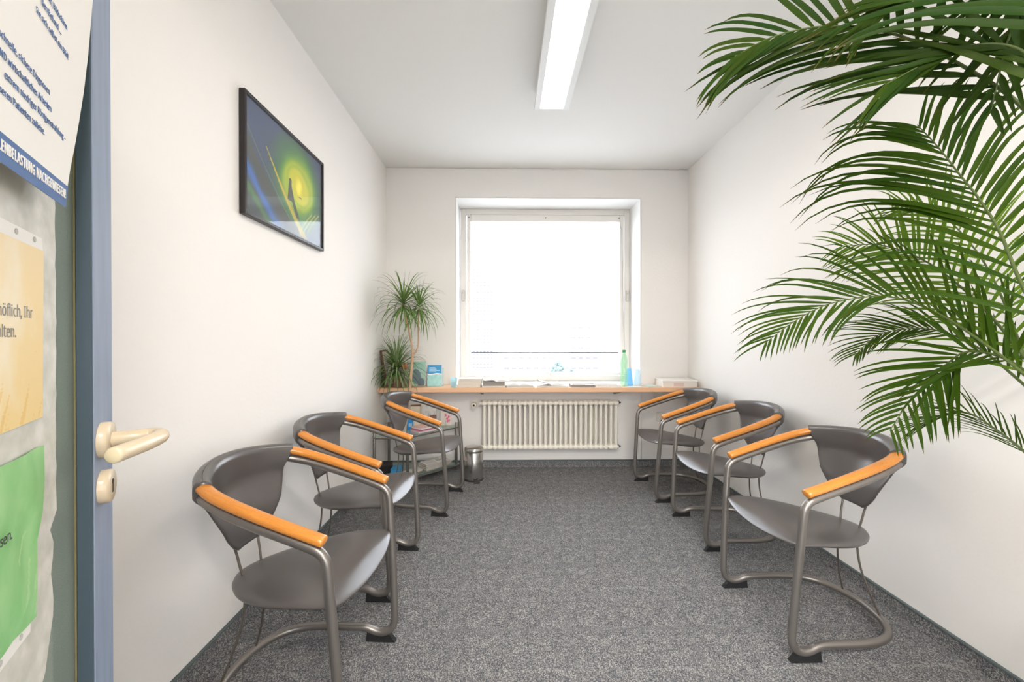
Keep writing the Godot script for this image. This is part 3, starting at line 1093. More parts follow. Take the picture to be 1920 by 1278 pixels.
func build_radiator() -> void:
	var n := 27
	var pitch := 0.0462
	var o := thing("radiator", "cream column radiator on the wall beneath the window shelf", "radiator", Vector3(0.41, 0.193, -3.655))
	var st := new_st()
	var H := 0.449
	for z in [-0.026, 0.026]:
		var path := PackedVector3Array()
		for i in 5:
			path.append(Vector3(0, 0.03 + (H - 0.06) * i / 4.0, z))
		sweep(st, path, 0.0118, 0.0125, 12)
	# headers: a barrel for each section at top and foot
	var ax := Basis(Vector3(0, 0, 1), PI / 2)
	for y in [0.024, H - 0.024]:
		lathe(st, [Vector2(0.0135, -pitch / 2), Vector2(0.017, -0.0165), Vector2(0.0225, -0.010), Vector2(0.0248, 0.0), Vector2(0.0225, 0.010), Vector2(0.017, 0.0165), Vector2(0.0135, pitch / 2)], Vector3(0, y, 0.026), 16, ax)
		lathe(st, [Vector2(0.0135, -pitch / 2), Vector2(0.017, -0.0165), Vector2(0.0225, -0.010), Vector2(0.0248, 0.0), Vector2(0.0225, 0.010), Vector2(0.017, 0.0165), Vector2(0.0135, pitch / 2)], Vector3(0, y, -0.026), 16, ax)
	var sec := part("section", st, M.radiator, o)
	sec.position.x = -pitch * (n - 1) / 2.0
	for i in range(1, n):
		var c := sec.duplicate()
		c.name = "section"
		o.add_child(c, true)
		c.position.x = pitch * (i - (n - 1) / 2.0)
	# plugs
	for s in [-1.0, 1.0]:
		for y in [0.024, H - 0.024]:
			st = new_st()
			lathe(st, [Vector2(0.014, 0), Vector2(0.014, 0.012), Vector2(0.007, 0.014), Vector2(0.007, 0.026)], Vector3(s * pitch * n / 2.0, y, 0.0), 14, Basis(Vector3(0, 0, 1), -s * PI / 2))
			part("plug", st, M.dark if s > 0 else M.radiator, o)
	# thermostat head and its pipe
	st = new_st()
	lathe(st, [Vector2(0.021, -0.03), Vector2(0.024, -0.022), Vector2(0.025, 0.02), Vector2(0.022, 0.027), Vector2(0.010, 0.028)], Vector3(-0.695, 0.408, 0.012), 20, Basis(Vector3.RIGHT, PI / 2))
	var head := part("thermostat_head", st, M.valve, o)
	st = new_st()
	lathe(st, [Vector2(0.0095, 0), Vector2(0.0095, 0.002), Vector2(0.004, 0.0025)], Vector3(-0.695, 0.408, 0.040), 16, Basis(Vector3.RIGHT, PI / 2))
	part("dial_cap", st, M.dark, head)
	st = new_st()
	sweep(st, PackedVector3Array([Vector3(-0.66, 0.412, 0.0), Vector3(-0.61, 0.42, 0.0)]), 0.009, 0.009, 10)
	sweep(st, PackedVector3Array([Vector3(-0.695, 0.408, -0.015), Vector3(-0.695, 0.408, -0.085)]), 0.009, 0.009, 10)
	part("valve_pipe", st, M.radiator, o)
	for x in [-0.4, 0.4]:
		st = new_st()
		box(st, Vector3(0.02, 0.3, 0.03), Vector3(x, 0.22, -0.068), 0.002)
		part("wall_bracket", st, M.radiator, o)

func build_bin() -> void:
	var o := thing("pedal_bin", "small brushed steel pedal bin on the carpet beside the radiator", "bin", Vector3(-0.271, 0, -3.43))
	var st := new_st()
	lathe(st, [Vector2(0.078, 0.008), Vector2(0.0795, 0.012), Vector2(0.0795, 0.238), Vector2(0.078, 0.24)], Vector3.ZERO, 40)
	part("body", st, M.chrome, o)
	st = new_st()
	lathe(st, [Vector2(0.083, 0.0), Vector2(0.084, 0.006), Vector2(0.0815, 0.014), Vector2(0.078, 0.014)], Vector3.ZERO, 40)
	part("base_ring", st, M.dark, o)
	st = new_st()
	lathe(st, [Vector2(0.0815, 0.242), Vector2(0.083, 0.246), Vector2(0.083, 0.260), Vector2(0.078, 0.272), Vector2(0.06, 0.281), Vector2(0.03, 0.285), Vector2(0.004, 0.286)], Vector3.ZERO, 40)
	part("lid", st, M.chrome, o)
	st = new_st()
	box(st, Vector3(0.05, 0.012, 0.045), Vector3(0.035, 0.012, 0.098), 0.004, Basis(Vector3.RIGHT, 0.2))
	part("pedal", st, M.dark, o)
	st = new_st()
	lathe(st, [Vector2(0.016, 0), Vector2(0.016, 0.0008)], Vector3(-0.062, 0.185, 0.049), 16, Basis(Vector3.UP, -0.9) * Basis(Vector3.RIGHT, PI / 2))
	part("sticker", st, mat(c8(214, 190, 184), 0.6), o)

func build_wall_plate() -> void:
	var o := thing("wall_plate", "small blank white cable plate low on the wall past the radiator", "wall plate", Vector3(1.466, 0.47, -3.743))
	quick_box("plate", Vector3(0.085, 0.085, 0.008), Vector3(0, 0, 0.004), mat(c8(232, 222, 210), 0.5), o, 0.003)
	var st := new_st()
	lathe(st, [Vector2(0.006, 0), Vector2(0.006, 0.002)], Vector3(0, -0.045 + 0.008, 0.008), 12, Basis(Vector3.RIGHT, PI / 2))
	part("hole", st, M.dark, o)

# ------------------------------------------------------------------ blind
func build_blind() -> void:
	var o := thing("roller_blind", "sheer white roller blind drawn most of the way down outside the pane", "blind", Vector3(0.408, 0.0, -4.135))
	var cloth := mat(Color(0.9, 0.9, 0.92, 0.035), 0.9)
	cloth.transparency = BaseMaterial3D.TRANSPARENCY_ALPHA
	cloth.backlight_enabled = true
	cloth.backlight = Color(0.8, 0.8, 0.8)
	quick_box("cloth", Vector3(1.52, 1.36, 0.0012), Vector3(0, 1.745, 0), cloth, o, 0.0001)
	quick_box("bottom_bar", Vector3(1.53, 0.016, 0.014), Vector3(0, 1.06, 0), mat(c8(84, 82, 88), 0.8, 0.0, 0.1), o, 0.003)
	var st := new_st()
	sweep(st, PackedVector3Array([Vector3(-0.78, 2.44, 0), Vector3(0.78, 2.44, 0)]), 0.025, 0.025, 14)
	part("roller", st, M.frame, o)
	for s in [-1.0, 1.0]:
		st = new_st()
		box(st, Vector3(0.012, 1.62, 0.02), Vector3(s * 0.775, 1.65, 0.0), 0.002)
		part("guide_rail", st, mat(c8(206, 200, 204), 0.5), o)
	var k := thing("blind_cord", "thin grey pull cord with a slim grip hanging beside the window", "cord", Vector3(1.178, 0, -4.03))
	st = new_st()
	sweep(st, PackedVector3Array([Vector3(-0.02, 2.37, -0.01), Vector3(0.0, 2.3, 0), Vector3(0.012, 1.6, 0), Vector3(0.028, 1.08, 0)]), 0.0022, 0.0022, 6)
	part("string", st, mat(c8(176, 172, 172), 0.7), k)
	st = new_st()
	sweep(st, PackedVector3Array([Vector3(0.012, 1.62, 0), Vector3(0.02, 1.33, 0)]), 0.005, 0.005, 8, Vector3.ZERO, 0.004)
	part("grip", st, mat(c8(210, 206, 204), 0.5), k)

# ------------------------------------------------------------------ things on the shelf
func brochure_tex(kind: int) -> ImageTexture:
	var W := 96
	var H := 128
	var im := Image.create(W, H, false, Image.FORMAT_RGB8)
	var ng := FastNoiseLite.new()
	ng.seed = 30 + kind
	ng.frequency = 0.03
	for x in W:
		for y in H:
			var u := float(x) / W
			var v := float(y) / H
			var col := Color.WHITE
			if kind == 0:
				# blue head, white wave, pale sea-green picture
				var wave := 0.40 + 0.02 * sin(u * 7.0)
				if v < wave:
					col = c8(40, 146, 208).lerp(c8(86, 172, 220), u * 0.5)
					for k in 4:
						if absf(v - 0.13 - 0.065 * k) < 0.016 and u > 0.1 and u < [0.55, 0.62, 0.86, 0.6][k]:
							col = c8(190, 226, 244)
				elif v < wave + 0.06:
					col = c8(244, 248, 248)
				else:
					col = c8(178, 226, 222).lerp(c8(150, 208, 208), clampf(ng.get_noise_2d(x, y) + 0.3, 0, 1))
			elif kind == 1:
				# sea-green cover with a grey rounded figure
				col = c8(168, 216, 202).lerp(c8(206, 228, 214), v)
				var q := Vector2((u - 0.42) / 0.30, (v - 0.62) / 0.34)
				if q.length() < 0.9 + 0.2 * ng.get_noise_2d(x, y):
					col = c8(122, 142, 158)
				var q2 := Vector2((u - 0.74) / 0.22, (v - 0.88) / 0.2)
				if q2.length() < 1.0:
					col = c8(112, 128, 140)
			elif kind == 2:
				# pink and red blossoms on cream
				col = c8(236, 226, 214)
				for k in 5:
					var c := Vector2(0.62 + 0.16 * sin(k * 2.4), 0.52 + 0.20 * cos(k * 1.9))
					var d := Vector2(u - c.x, v - c.y)
					var pet := 0.10 + 0.035 * sin(5.0 * atan2(d.y, d.x) + k)
					if d.length() < pet:
						col = c8(228, 70, 120).lerp(c8(244, 160, 180), d.length() / pet)
				if absf(u - 0.3 - v * 0.2) < 0.012 and v > 0.5:
					col = c8(120, 150, 90)
			elif kind == 3:
				# printed page: heading, columns, a picture
				col = c8(238, 234, 228)
				if v < 0.14 and u > 0.08 and u < 0.7 and fmod(u * 14.0, 1.0) < 0.7 and v > 0.06:
					col = c8(120, 112, 110)
				if v > 0.2 and v < 0.55 and u > 0.5 and u < 0.94:
					col = c8(190, 176, 166).lerp(c8(150, 146, 150), clampf(ng.get_noise_2d(x * 2.0, y * 2.0) + 0.4, 0, 1))
				elif v > 0.2 and fmod(v * 26.0, 1.0) < 0.45 and ((u > 0.06 and u < 0.46) or (u > 0.5 and u < 0.94)):
					col = c8(176, 172, 170)
			else:
				# pale landscape print
				col = c8(232, 230, 226).lerp(c8(206, 212, 208), clampf(ng.get_noise_2d(x, y) * 1.5 + v * 0.6, 0, 1))
			im.set_pixel(x, y, col)
	return tex(im)

func cover(kind: int) -> StandardMaterial3D:
	var key := "cover_%d" % kind
	if not M.has(key):
		var m := mat(Color.WHITE, 0.4)
		m.albedo_texture = brochure_tex(kind)
		M[key] = m
	return M[key]

# a closed magazine or book lying flat: pages and two covers; length along x
func flat_book(called: String, label: String, category: String, at: Vector3, turn: float, size: Vector3, top: Material, edge: Material, group := "") -> Node3D:
	var o := thing(called, label, category, at, turn, group)
	var st := new_st()
	box(st, Vector3(size.x - 0.003, size.y - 0.0016, size.z - 0.003), Vector3(0.0, size.y / 2, 0), 0.0005)
	part("pages", st, edge, o)
	for s in [0, 1]:
		st = new_st()
		var y := 0.0005 if s == 0 else size.y - 0.0005
		var h := 0.001
		box(st, Vector3(size.x, h, size.z), Vector3(0, y, 0), 0.0003)
		var c := part("cover", st, top if s == 1 else M.pages, o)
		if s == 1:
			# print laid on the cover, read from above
			st = new_st()
			var q := size.x / 2 - 0.001
			var r := size.z / 2 - 0.001
			sheet(st, [Vector3(-q, y + h / 2 + 0.0002, -r), Vector3(q, y + h / 2 + 0.0002, -r), Vector3(q, y + h / 2 + 0.0002, r), Vector3(-q, y + h / 2 + 0.0002, r)])
			part("cover_print", st, top, c)
	return o

# an open magazine: two leaves of pages arching from the fold
func open_magazine(label: String, at: Vector3, turn: float, w: float, d: float, lift := 0.0) -> void:
	var o := thing("open_magazine", label, "magazine", at, turn)
	for s in [-1.0, 1.0]:
		var rings := []
		for i in 9:
			var f := i / 8.0
			var y := 0.010 + 0.016 * sin(PI * minf(f * 1.2, 1.0)) * (1.0 - f * 0.4) + (lift * f * f if s < 0 else 0.0)
			var low := (0.0 if lift == 0.0 or s > 0 else maxf(0.0, y - 0.01))
			rings.append(PackedVector3Array([Vector3(s * f * w, low, -d / 2), Vector3(s * f * w, y, -d / 2), Vector3(s * f * w, y, d / 2), Vector3(s * f * w, low, d / 2)]))
		var st := new_st()
		loft(st, rings)
		var leafs := part("page_block", st, M.paper, o)
		st = new_st()
		var p := PackedVector3Array()
		var uv := PackedVector2Array()
		var idx := PackedInt32Array()
		for i in 9:
			p.append(rings[i][1] + Vector3(0, 0.0006, 0.002))
			p.append(rings[i][2] + Vector3(0, 0.0006, -0.002))
			var u := i / 8.0 if s > 0 else 1.0 - i / 8.0
			uv.append(Vector2(u, 0))
			uv.append(Vector2(u, 1))
			if i < 8:
				idx.append_array([i * 2, i * 2 + 1, i * 2 + 2, i * 2 + 1, i * 2 + 3, i * 2 + 2])
		tris(st, p, idx, uv)
		part("printed_page", st, cover(3), leafs)

func standing_card(called: String, label: String, category: String, at: Vector3, turn: float, size: Vector3, lean: float, kind: int) -> Node3D:
	var o := thing(called, label, category, at, turn)
	var b := Basis(Vector3.RIGHT, -lean)
	var st := new_st()
	box(st, size, b * Vector3(0, size.y / 2, 0), 0.001, b)
	part("card", st, M.paper, o)
	st = new_st()
	var q := size.x / 2 - 0.001
	var z := size.z / 2 + 0.0004
	sheet(st, [b * Vector3(-q, size.y - 0.001, z), b * Vector3(q, size.y - 0.001, z), b * Vector3(q, 0.001, z), b * Vector3(-q, 0.001, z)])
	part("print", st, cover(kind), o)
	return o

func build_shelf_things() -> void:
	var Y := 0.7752
	# leaning picture at the left end
	var o := thing("leaning_frame", "brown edged picture leaning on the wall behind the dracaena", "picture", Vector3(-1.042, Y, -3.635), 0.0)
	var b := Basis(Vector3(0, 0, 1), 0.17)
	quick_box("frame", Vector3(0.014, 0.33, 0.2), b * Vector3(0, 0.165, 0), mat(c8(112, 74, 58), 0.6), o, 0.002, b)
	quick_box("picture", Vector3(0.002, 0.30, 0.17), b * Vector3(0.0078, 0.165, 0), mat(c8(226, 216, 206), 0.6), o, 0.0005, b)
	standing_card("booklet", "sea-green booklet with a grey figure standing behind the dracaena stem", "booklet", Vector3(-0.805, Y, -3.66), 0.0, Vector3(0.148, 0.222, 0.006), 0.2, 1)
	o = standing_card("brochure", "blue and white brochure standing upright on the shelf", "brochure", Vector3(-0.640, Y, -3.62), 0.06, Vector3(0.128, 0.192, 0.008), 0.14, 0)
	# clear stand that holds it
	var st := new_st()
	var bb := Basis(Vector3.RIGHT, -0.14)
	box(st, Vector3(0.15, 0.165, 0.003), bb * Vector3(0.004, 0.083, -0.014), 0.0, bb)
	box(st, Vector3(0.15, 0.003, 0.03), Vector3(0.004, 0.0015, -0.03), 0.0)
	var h := thing("brochure_stand", "clear plastic stand behind the blue and white brochure", "stand", o.position + Vector3(0, 0, -0.004), 0.06)
	var acr := mat(Color(0.7, 0.9, 0.92, 0.25), 0.05)
	acr.transparency = BaseMaterial3D.TRANSPARENCY_ALPHA
	part("plastic_sheet", st, acr, h)
	# cups
	var cup_m := mat(Color(0.78, 0.93, 0.96, 0.6), 0.35)
	cup_m.transparency = BaseMaterial3D.TRANSPARENCY_ALPHA
	cup_m.backlight_enabled = true
	cup_m.backlight = Color(0.86, 0.96, 0.98)
	o = thing("plastic_cup", "light blue plastic cup standing beside the book pile", "cup", Vector3(-0.455, Y, -3.535))
	st = new_st()
	lathe(st, [Vector2(0.002, 0.003), Vector2(0.022, 0.002), Vector2(0.0235, 0.0), Vector2(0.024, 0.004), Vector2(0.031, 0.083), Vector2(0.0335, 0.086), Vector2(0.0315, 0.088), Vector2(0.0295, 0.084), Vector2(0.0225, 0.006), Vector2(0.002, 0.005)], Vector3.ZERO, 28)
	part("cup", st, cup_m, o)
	var blue := mat(Color(0.42, 0.76, 0.95, 0.7), 0.3)
	blue.transparency = BaseMaterial3D.TRANSPARENCY_ALPHA
	blue.backlight_enabled = true
	blue.backlight = Color(0.55, 0.82, 0.97)
	var pale := mat(Color(0.76, 0.90, 0.97, 0.5), 0.3)  # pale blue for the bright tumbler's reflection, built as a solid
	pale.transparency = BaseMaterial3D.TRANSPARENCY_ALPHA
	for q in [["bright blue tumbler turned upside down behind the green bottle", Vector3(1.135, Y, -3.66), blue, 0.155], ["pale blue reflection of the bright tumbler, shaped as a second one by the window jamb", Vector3(1.222, Y, -3.68), pale, 0.15]]:
		o = thing("tumbler", q[0], "tumbler", q[1])
		st = new_st()
		lathe(st, [Vector2(0.039, 0.0), Vector2(0.041, 0.003), Vector2(0.038, 0.008), Vector2(0.021, q[3] - 0.004), Vector2(0.018, q[3]), Vector2(0.002, q[3] + 0.0005)], Vector3.ZERO, 28)
		part("tumbler", st, q[2], o)
	# green bottle
	o = thing("bottle", "tall green plastic water bottle on the shelf by the window jamb", "bottle", Vector3(1.073, Y, -3.60))
	var green := mat(Color(0.62, 0.93, 0.70, 0.38), 0.12)
	green.transparency = BaseMaterial3D.TRANSPARENCY_ALPHA
	st = new_st()
	lathe(st, [Vector2(0.003, 0.006), Vector2(0.02, 0.004), Vector2(0.028, 0.0), Vector2(0.033, 0.012), Vector2(0.0335, 0.06), Vector2(0.031, 0.075), Vector2(0.0335, 0.09), Vector2(0.0335, 0.15), Vector2(0.0305, 0.165), Vector2(0.0335, 0.18), Vector2(0.0335, 0.225), Vector2(0.029, 0.262), Vector2(0.018, 0.29), Vector2(0.0125, 0.302), Vector2(0.0125, 0.306)], Vector3.ZERO, 28)
	part("body", st, green, o)
	st = new_st()
	lathe(st, [Vector2(0.0145, 0.304), Vector2(0.015, 0.307), Vector2(0.0148, 0.324), Vector2(0.013, 0.327), Vector2(0.002, 0.327)], Vector3.ZERO, 20)
	part("cap", st, mat(c8(62, 150, 92), 0.4), o)
	# the three thick books
	var y := Y
	for k in 3:
		var hh: float = [0.026, 0.027, 0.021][k]
		flat_book("book", ["thick cream-edged book at the foot of the pile next to the light blue cup", "thick cream-edged book in the middle of the pile next to the light blue cup", "cream-edged book on top of the pile next to the light blue cup"][k], "book", Vector3(-0.318 + 0.004 * k, y, -3.60), 0.02 * (k - 1), Vector3(0.205, hh, 0.15), cover(4), M.pages, "thick books left of the magazines")
		y += hh + 0.0004
	# dark folder pile with an open magazine on it
	y = Y
	for k in 2:
		flat_book("folder", ["cream folder lying on the shelf under the dark grey one", "dark grey folder under the white open magazine"][k], "folder", Vector3(-0.105, y, -3.60), 0.03, Vector3(0.20, [0.012, 0.034][k], 0.16), mat(c8(176, 172, 164), 0.6) if k else cover(4), mat(c8(148, 144, 136), 0.7) if k else M.pages)
		y += [0.0124, 0.0344][k]
	open_magazine("white open magazine lying on the dark grey folder", Vector3(-0.085, y, -3.60), 0.12, 0.115, 0.17, 0.012)
	flat_book("magazine", "closed grey magazine under the open one right of the folders", "magazine", Vector3(0.13, Y, -3.57), 0.06, Vector3(0.25, 0.012, 0.16), cover(3), M.pages)
	open_magazine("white open magazine lying on a closed one right of the folders", Vector3(0.13, Y + 0.0125, -3.57), -0.1, 0.12, 0.13)
	flat_book("magazine", "closed magazine under the open one with the curling page", "magazine", Vector3(0.42, Y, -3.58), -0.04, Vector3(0.27, 0.014, 0.17), cover(3), M.pages)
	open_magazine("open magazine with a page curling up in the middle of the shelf", Vector3(0.40, Y + 0.0145, -3.60), 0.15, 0.13, 0.16, 0.05)
	flat_book("magazine", "thick dark-spined magazine between the open ones and the bottle", "magazine", Vector3(0.685, Y, -3.58), -0.05, Vector3(0.21, 0.024, 0.17), cover(3), mat(c8(150, 142, 136), 0.7), "loose magazines on the shelf")
	flat_book("magazine", "white magazine lying askew on the dark-spined one", "magazine", Vector3(0.675, Y + 0.0245, -3.60), 0.2, Vector3(0.20, 0.010, 0.15), cover(3), M.paper, "loose magazines on the shelf")
	flat_book("magazine", "broad white magazine nearest the green bottle, bottom one", "magazine", Vector3(0.915, Y, -3.585), -0.08, Vector3(0.23, 0.018, 0.17), cover(3), M.paper, "loose magazines on the shelf")
	flat_book("magazine", "tilted white magazine on the one nearest the bottle", "magazine", Vector3(0.90, Y + 0.0185, -3.61), -0.2, Vector3(0.21, 0.012, 0.15), cover(3), M.paper, "loose magazines on the shelf")
	flat_book("leaflet", "thin white leaflet lying flat right of the bottle", "leaflet", Vector3(1.145, Y, -3.535), 0.1, Vector3(0.13, 0.004, 0.10), cover(4), M.paper)
	flat_book("magazine", "greenish-grey magazine lying next to the white box", "magazine", Vector3(1.30, Y, -3.57), 0.25, Vector3(0.13, 0.010, 0.16), mat(c8(196, 206, 196), 0.5), M.pages)
	# white carton at the right end
	o = thing("carton", "flat white cardboard box at the corner end of the shelf", "box", Vector3(1.545, Y, -3.60), -0.04)
	quick_box("box_body", Vector3(0.30, 0.05, 0.2), Vector3(0, 0.025, 0), mat(c8(236, 228, 218), 0.6), o, 0.002)
	quick_box("lid", Vector3(0.308, 0.012, 0.208), Vector3(0, 0.0565, 0), mat(c8(240, 234, 226), 0.6), o, 0.002, Basis(Vector3.RIGHT, 0.03))
	quick_box("sticker", Vector3(0.09, 0.03, 0.001), Vector3(-0.01, 0.024, 0.1006), mat(c8(222, 196, 186), 0.6), o, 0.0003)

# ------------------------------------------------------------------ corner shelf unit
func build_corner_unit() -> void:
	var o := thing("corner_shelf", "low steel and glass shelf unit in the corner behind the armchair", "shelf unit", Vector3(0, 0, 0))
	var outline := [Vector2(-1.09, -3.725), Vector2(-0.43, -3.725), Vector2(-0.43, -3.695), Vector2(-0.808, -3.285), Vector2(-1.09, -3.285)]
	for y in [0.055, 0.40]:
		var st := new_st()
		var lo := PackedVector3Array()
		var hi := PackedVector3Array()
		for q in outline:
			lo.append(Vector3(q.x, y - 0.004, q.y))
			hi.append(Vector3(q.x, y + 0.004, q.y))
		loft_flat(st, lo, hi)
		part("glass_shelf", st, M.shelf_glass, o)
		st = new_st()
		var rp := PackedVector3Array()
		for q in [Vector2(-0.43, -3.72), Vector2(-0.43, -3.69), Vector2(-0.808, -3.285), Vector2(-1.08, -3.285)]:
			rp.append(Vector3(q.x, y - 0.012, q.y))
		for i in 3:
			sweep(st, PackedVector3Array([rp[i], rp[i + 1]]), 0.007, 0.007, 8)
		part("rim_rail", st, M.steel, o)
	for q in [Vector2(-0.452, -3.69), Vector2(-0.805, -3.30), Vector2(-1.075, -3.30), Vector2(-1.075, -3.71)]:
		var st := new_st()
		sweep(st, PackedVector3Array([Vector3(q.x, 0.0, q.y), Vector3(q.x, 0.2, q.y), Vector3(q.x, 0.43, q.y)]), 0.013, 0.013, 12, Vector3.ZERO, 0.004)
		part("post", st, M.steel, o)
	var Y := 0.4042
	# on the upper glass
	var b := thing("paper_carton", "cream open carton on the upper glass shelf", "box", Vector3(-0.80, Y, -3.585), 0.05)
	quick_box("box_body", Vector3(0.085, 0.20, 0.06), Vector3(0, 0.1, 0), mat(c8(228, 214, 190), 0.7), b, 0.002)
	quick_box("brown_rim", Vector3(0.087, 0.006, 0.062), Vector3(0, 0.203, 0), mat(c8(150, 120, 96), 0.7), b, 0.001)
	b = thing("blue_carton", "bright blue slim carton next to the armchair backrest", "box", Vector3(-0.835, Y, -3.525), 0.1)
	quick_box("box_body", Vector3(0.05, 0.105, 0.04), Vector3(0, 0.0525, 0), mat(c8(48, 142, 208), 0.5), b, 0.002)
	quick_box("label_patch", Vector3(0.03, 0.03, 0.001), Vector3(0.004, 0.045, 0.0206), mat(c8(160, 204, 232), 0.5), b, 0.0003)
	standing_card("white_folder", "white upright folder standing on the upper glass shelf", "folder", Vector3(-0.70, Y, -3.65), 0.0, Vector3(0.14, 0.245, 0.03), 0.08, 4)
	standing_card("flower_card", "cream card printed with pink blossoms on the upper glass shelf", "card", Vector3(-0.545, Y, -3.685), 0.06, Vector3(0.105, 0.15, 0.008), 0.1, 2)
	b = thing("brown_box", "little dark brown box in front of the white upright folder", "box", Vector3(-0.64, Y, -3.555), 0.2)
	quick_box("box_body", Vector3(0.055, 0.10, 0.03), Vector3(0, 0.05, 0), mat(c8(206, 190, 178), 0.6), b, 0.002)
	quick_box("lid", Vector3(0.057, 0.026, 0.032), Vector3(0, 0.108, 0), mat(c8(132, 98, 84), 0.6), b, 0.002)
	var y := Y
	for k in 3:
		flat_book("pink_magazine", ["pink-edged magazine at the bottom of the upper glass shelf pile", "pink-edged magazine in the middle of the upper glass shelf pile", "pink-edged magazine on top of the upper glass shelf pile"][k], "magazine", Vector3(-0.705 + 0.005 * k, y, -3.50), 0.75 + 0.06 * k, Vector3(0.20, 0.014, 0.14), mat([c8(222, 160, 176), c8(214, 120, 150), c8(236, 196, 188)][k], 0.5), mat([c8(240, 226, 226), c8(206, 110, 150), c8(242, 234, 230)][k], 0.6), "pink magazines on the upper glass")
		y += 0.0145
	# on the lower glass
	Y = 0.0592
	b = thing("black_box", "black box at the wall end of the lower glass shelf", "box", Vector3(-1.02, Y, -3.43), 0.15)
	quick_box("box_body", Vector3(0.1, 0.07, 0.12), Vector3(0, 0.035, 0), M.rubber, b, 0.003)
	quick_box("lid", Vector3(0.104, 0.014, 0.124), Vector3(0, 0.076, 0), M.dark, b, 0.002)
	y = Y
	for k in 2:
		flat_book("colourful_book", ["orange book under the blue one on the lower glass shelf", "blue book on the orange one on the lower glass shelf"][k], "book", Vector3(-0.915, y, -3.38), 0.06 * k, Vector3(0.08, 0.03, 0.11), mat([c8(230, 160, 70), c8(64, 160, 214)][k], 0.5), mat([c8(226, 170, 90), c8(70, 150, 204)][k], 0.6))
		y += 0.0305
	y = Y
	for k in 4:
		flat_book("newspaper", ["newspaper at the bottom of the tall pile on the lower glass shelf", "second newspaper from the bottom on the lower glass shelf", "third newspaper from the bottom on the lower glass shelf", "newspaper on top of the tall pile on the lower glass shelf"][k], "newspaper", Vector3(-0.64 + 0.006 * k, y, -3.60), 0.82 - 0.05 * k, Vector3(0.26, 0.012, 0.13), cover(3), mat(c8(206, 196, 186), 0.8), "newspapers on the lower glass")
		y += 0.0125
	y = Y
	for k in 2:
		flat_book("magazine", ["brown-edged magazine lying at the front of the lower glass shelf", "pale magazine on the brown-edged one at the lower glass front"][k], "magazine", Vector3(-0.80, y, -3.42), 0.82 + 0.05 * k, Vector3(0.17, 0.010, 0.08), cover(3), mat([c8(150, 122, 92), c8(220, 210, 200)][k], 0.7))
		y += 0.0105

func loft_flat(st: SurfaceTool, lo: PackedVector3Array, hi: PackedVector3Array) -> void:
	var n := lo.size()
	var p := PackedVector3Array()
	p.append_array(lo)
	p.append_array(hi)
	var idx := PackedInt32Array()
	for i in n:
		var j := (i + 1) % n
		idx.append_array([i, j, n + i, j, n + j, n + i])
	for i in range(1, n - 1):
		idx.append_array([0, i + 1, i, n, n + i, n + i + 1])
	tris(st, p, idx, PackedVector2Array(), -1)

# ------------------------------------------------------------------ leaves
# a folded strap leaf that bends towards the ground
func leaf(st: SurfaceTool, base: Vector3, dir: Vector3, up: Vector3, length: float, width: float, droop: float, col: Color, seg := 8, fold := 0.25, low_x := -99.0, high_x := 99.0) -> void:
	var p := PackedVector3Array()
	var cc := []
	var d := dir.normalized()
	var at := base
	var flat := up
	for i in seg + 1:
		var s := float(i) / seg
		var w := width * 0.5 * pow(minf(1.0, s * 5.0 + 0.12), 0.6) * pow(1.0 - s, 0.55)
		if i == seg:
			w = 0.0002
		var side := d.cross(flat)
		if side.length() < 0.01:
			side = d.cross(Vector3.RIGHT)
		side = side.normalized()
		var nrm := side.cross(d).normalized()
		flat = nrm
		var a := at
		a.x = clampf(a.x, low_x, high_x)
		p.append(a - side * w + nrm * w * fold)
		p.append(a)
		p.append(a + side * w + nrm * w * fold)
		var tip := smoothstep(0.9, 1.0, s)
		cc.append(col.lerp(Color(0.14, 0.07, 0.03), tip * 0.8))
		d = (d + Vector3.DOWN * droop * (0.06 + 0.5 * s + 2.1 * s * s) / seg).normalized()
		at += d * length / seg
	st.set_smooth_group(0)
	for i in seg:
		for h in 2:
			var a := i * 3 + h
			for k in [a, a + 1, a + 3, a + 1, a + 4, a + 3]:
				st.set_color(cc[k / 3])
				st.set_uv(Vector2(0, 0))
				st.add_vertex(p[k])

var leaf_budget := 300

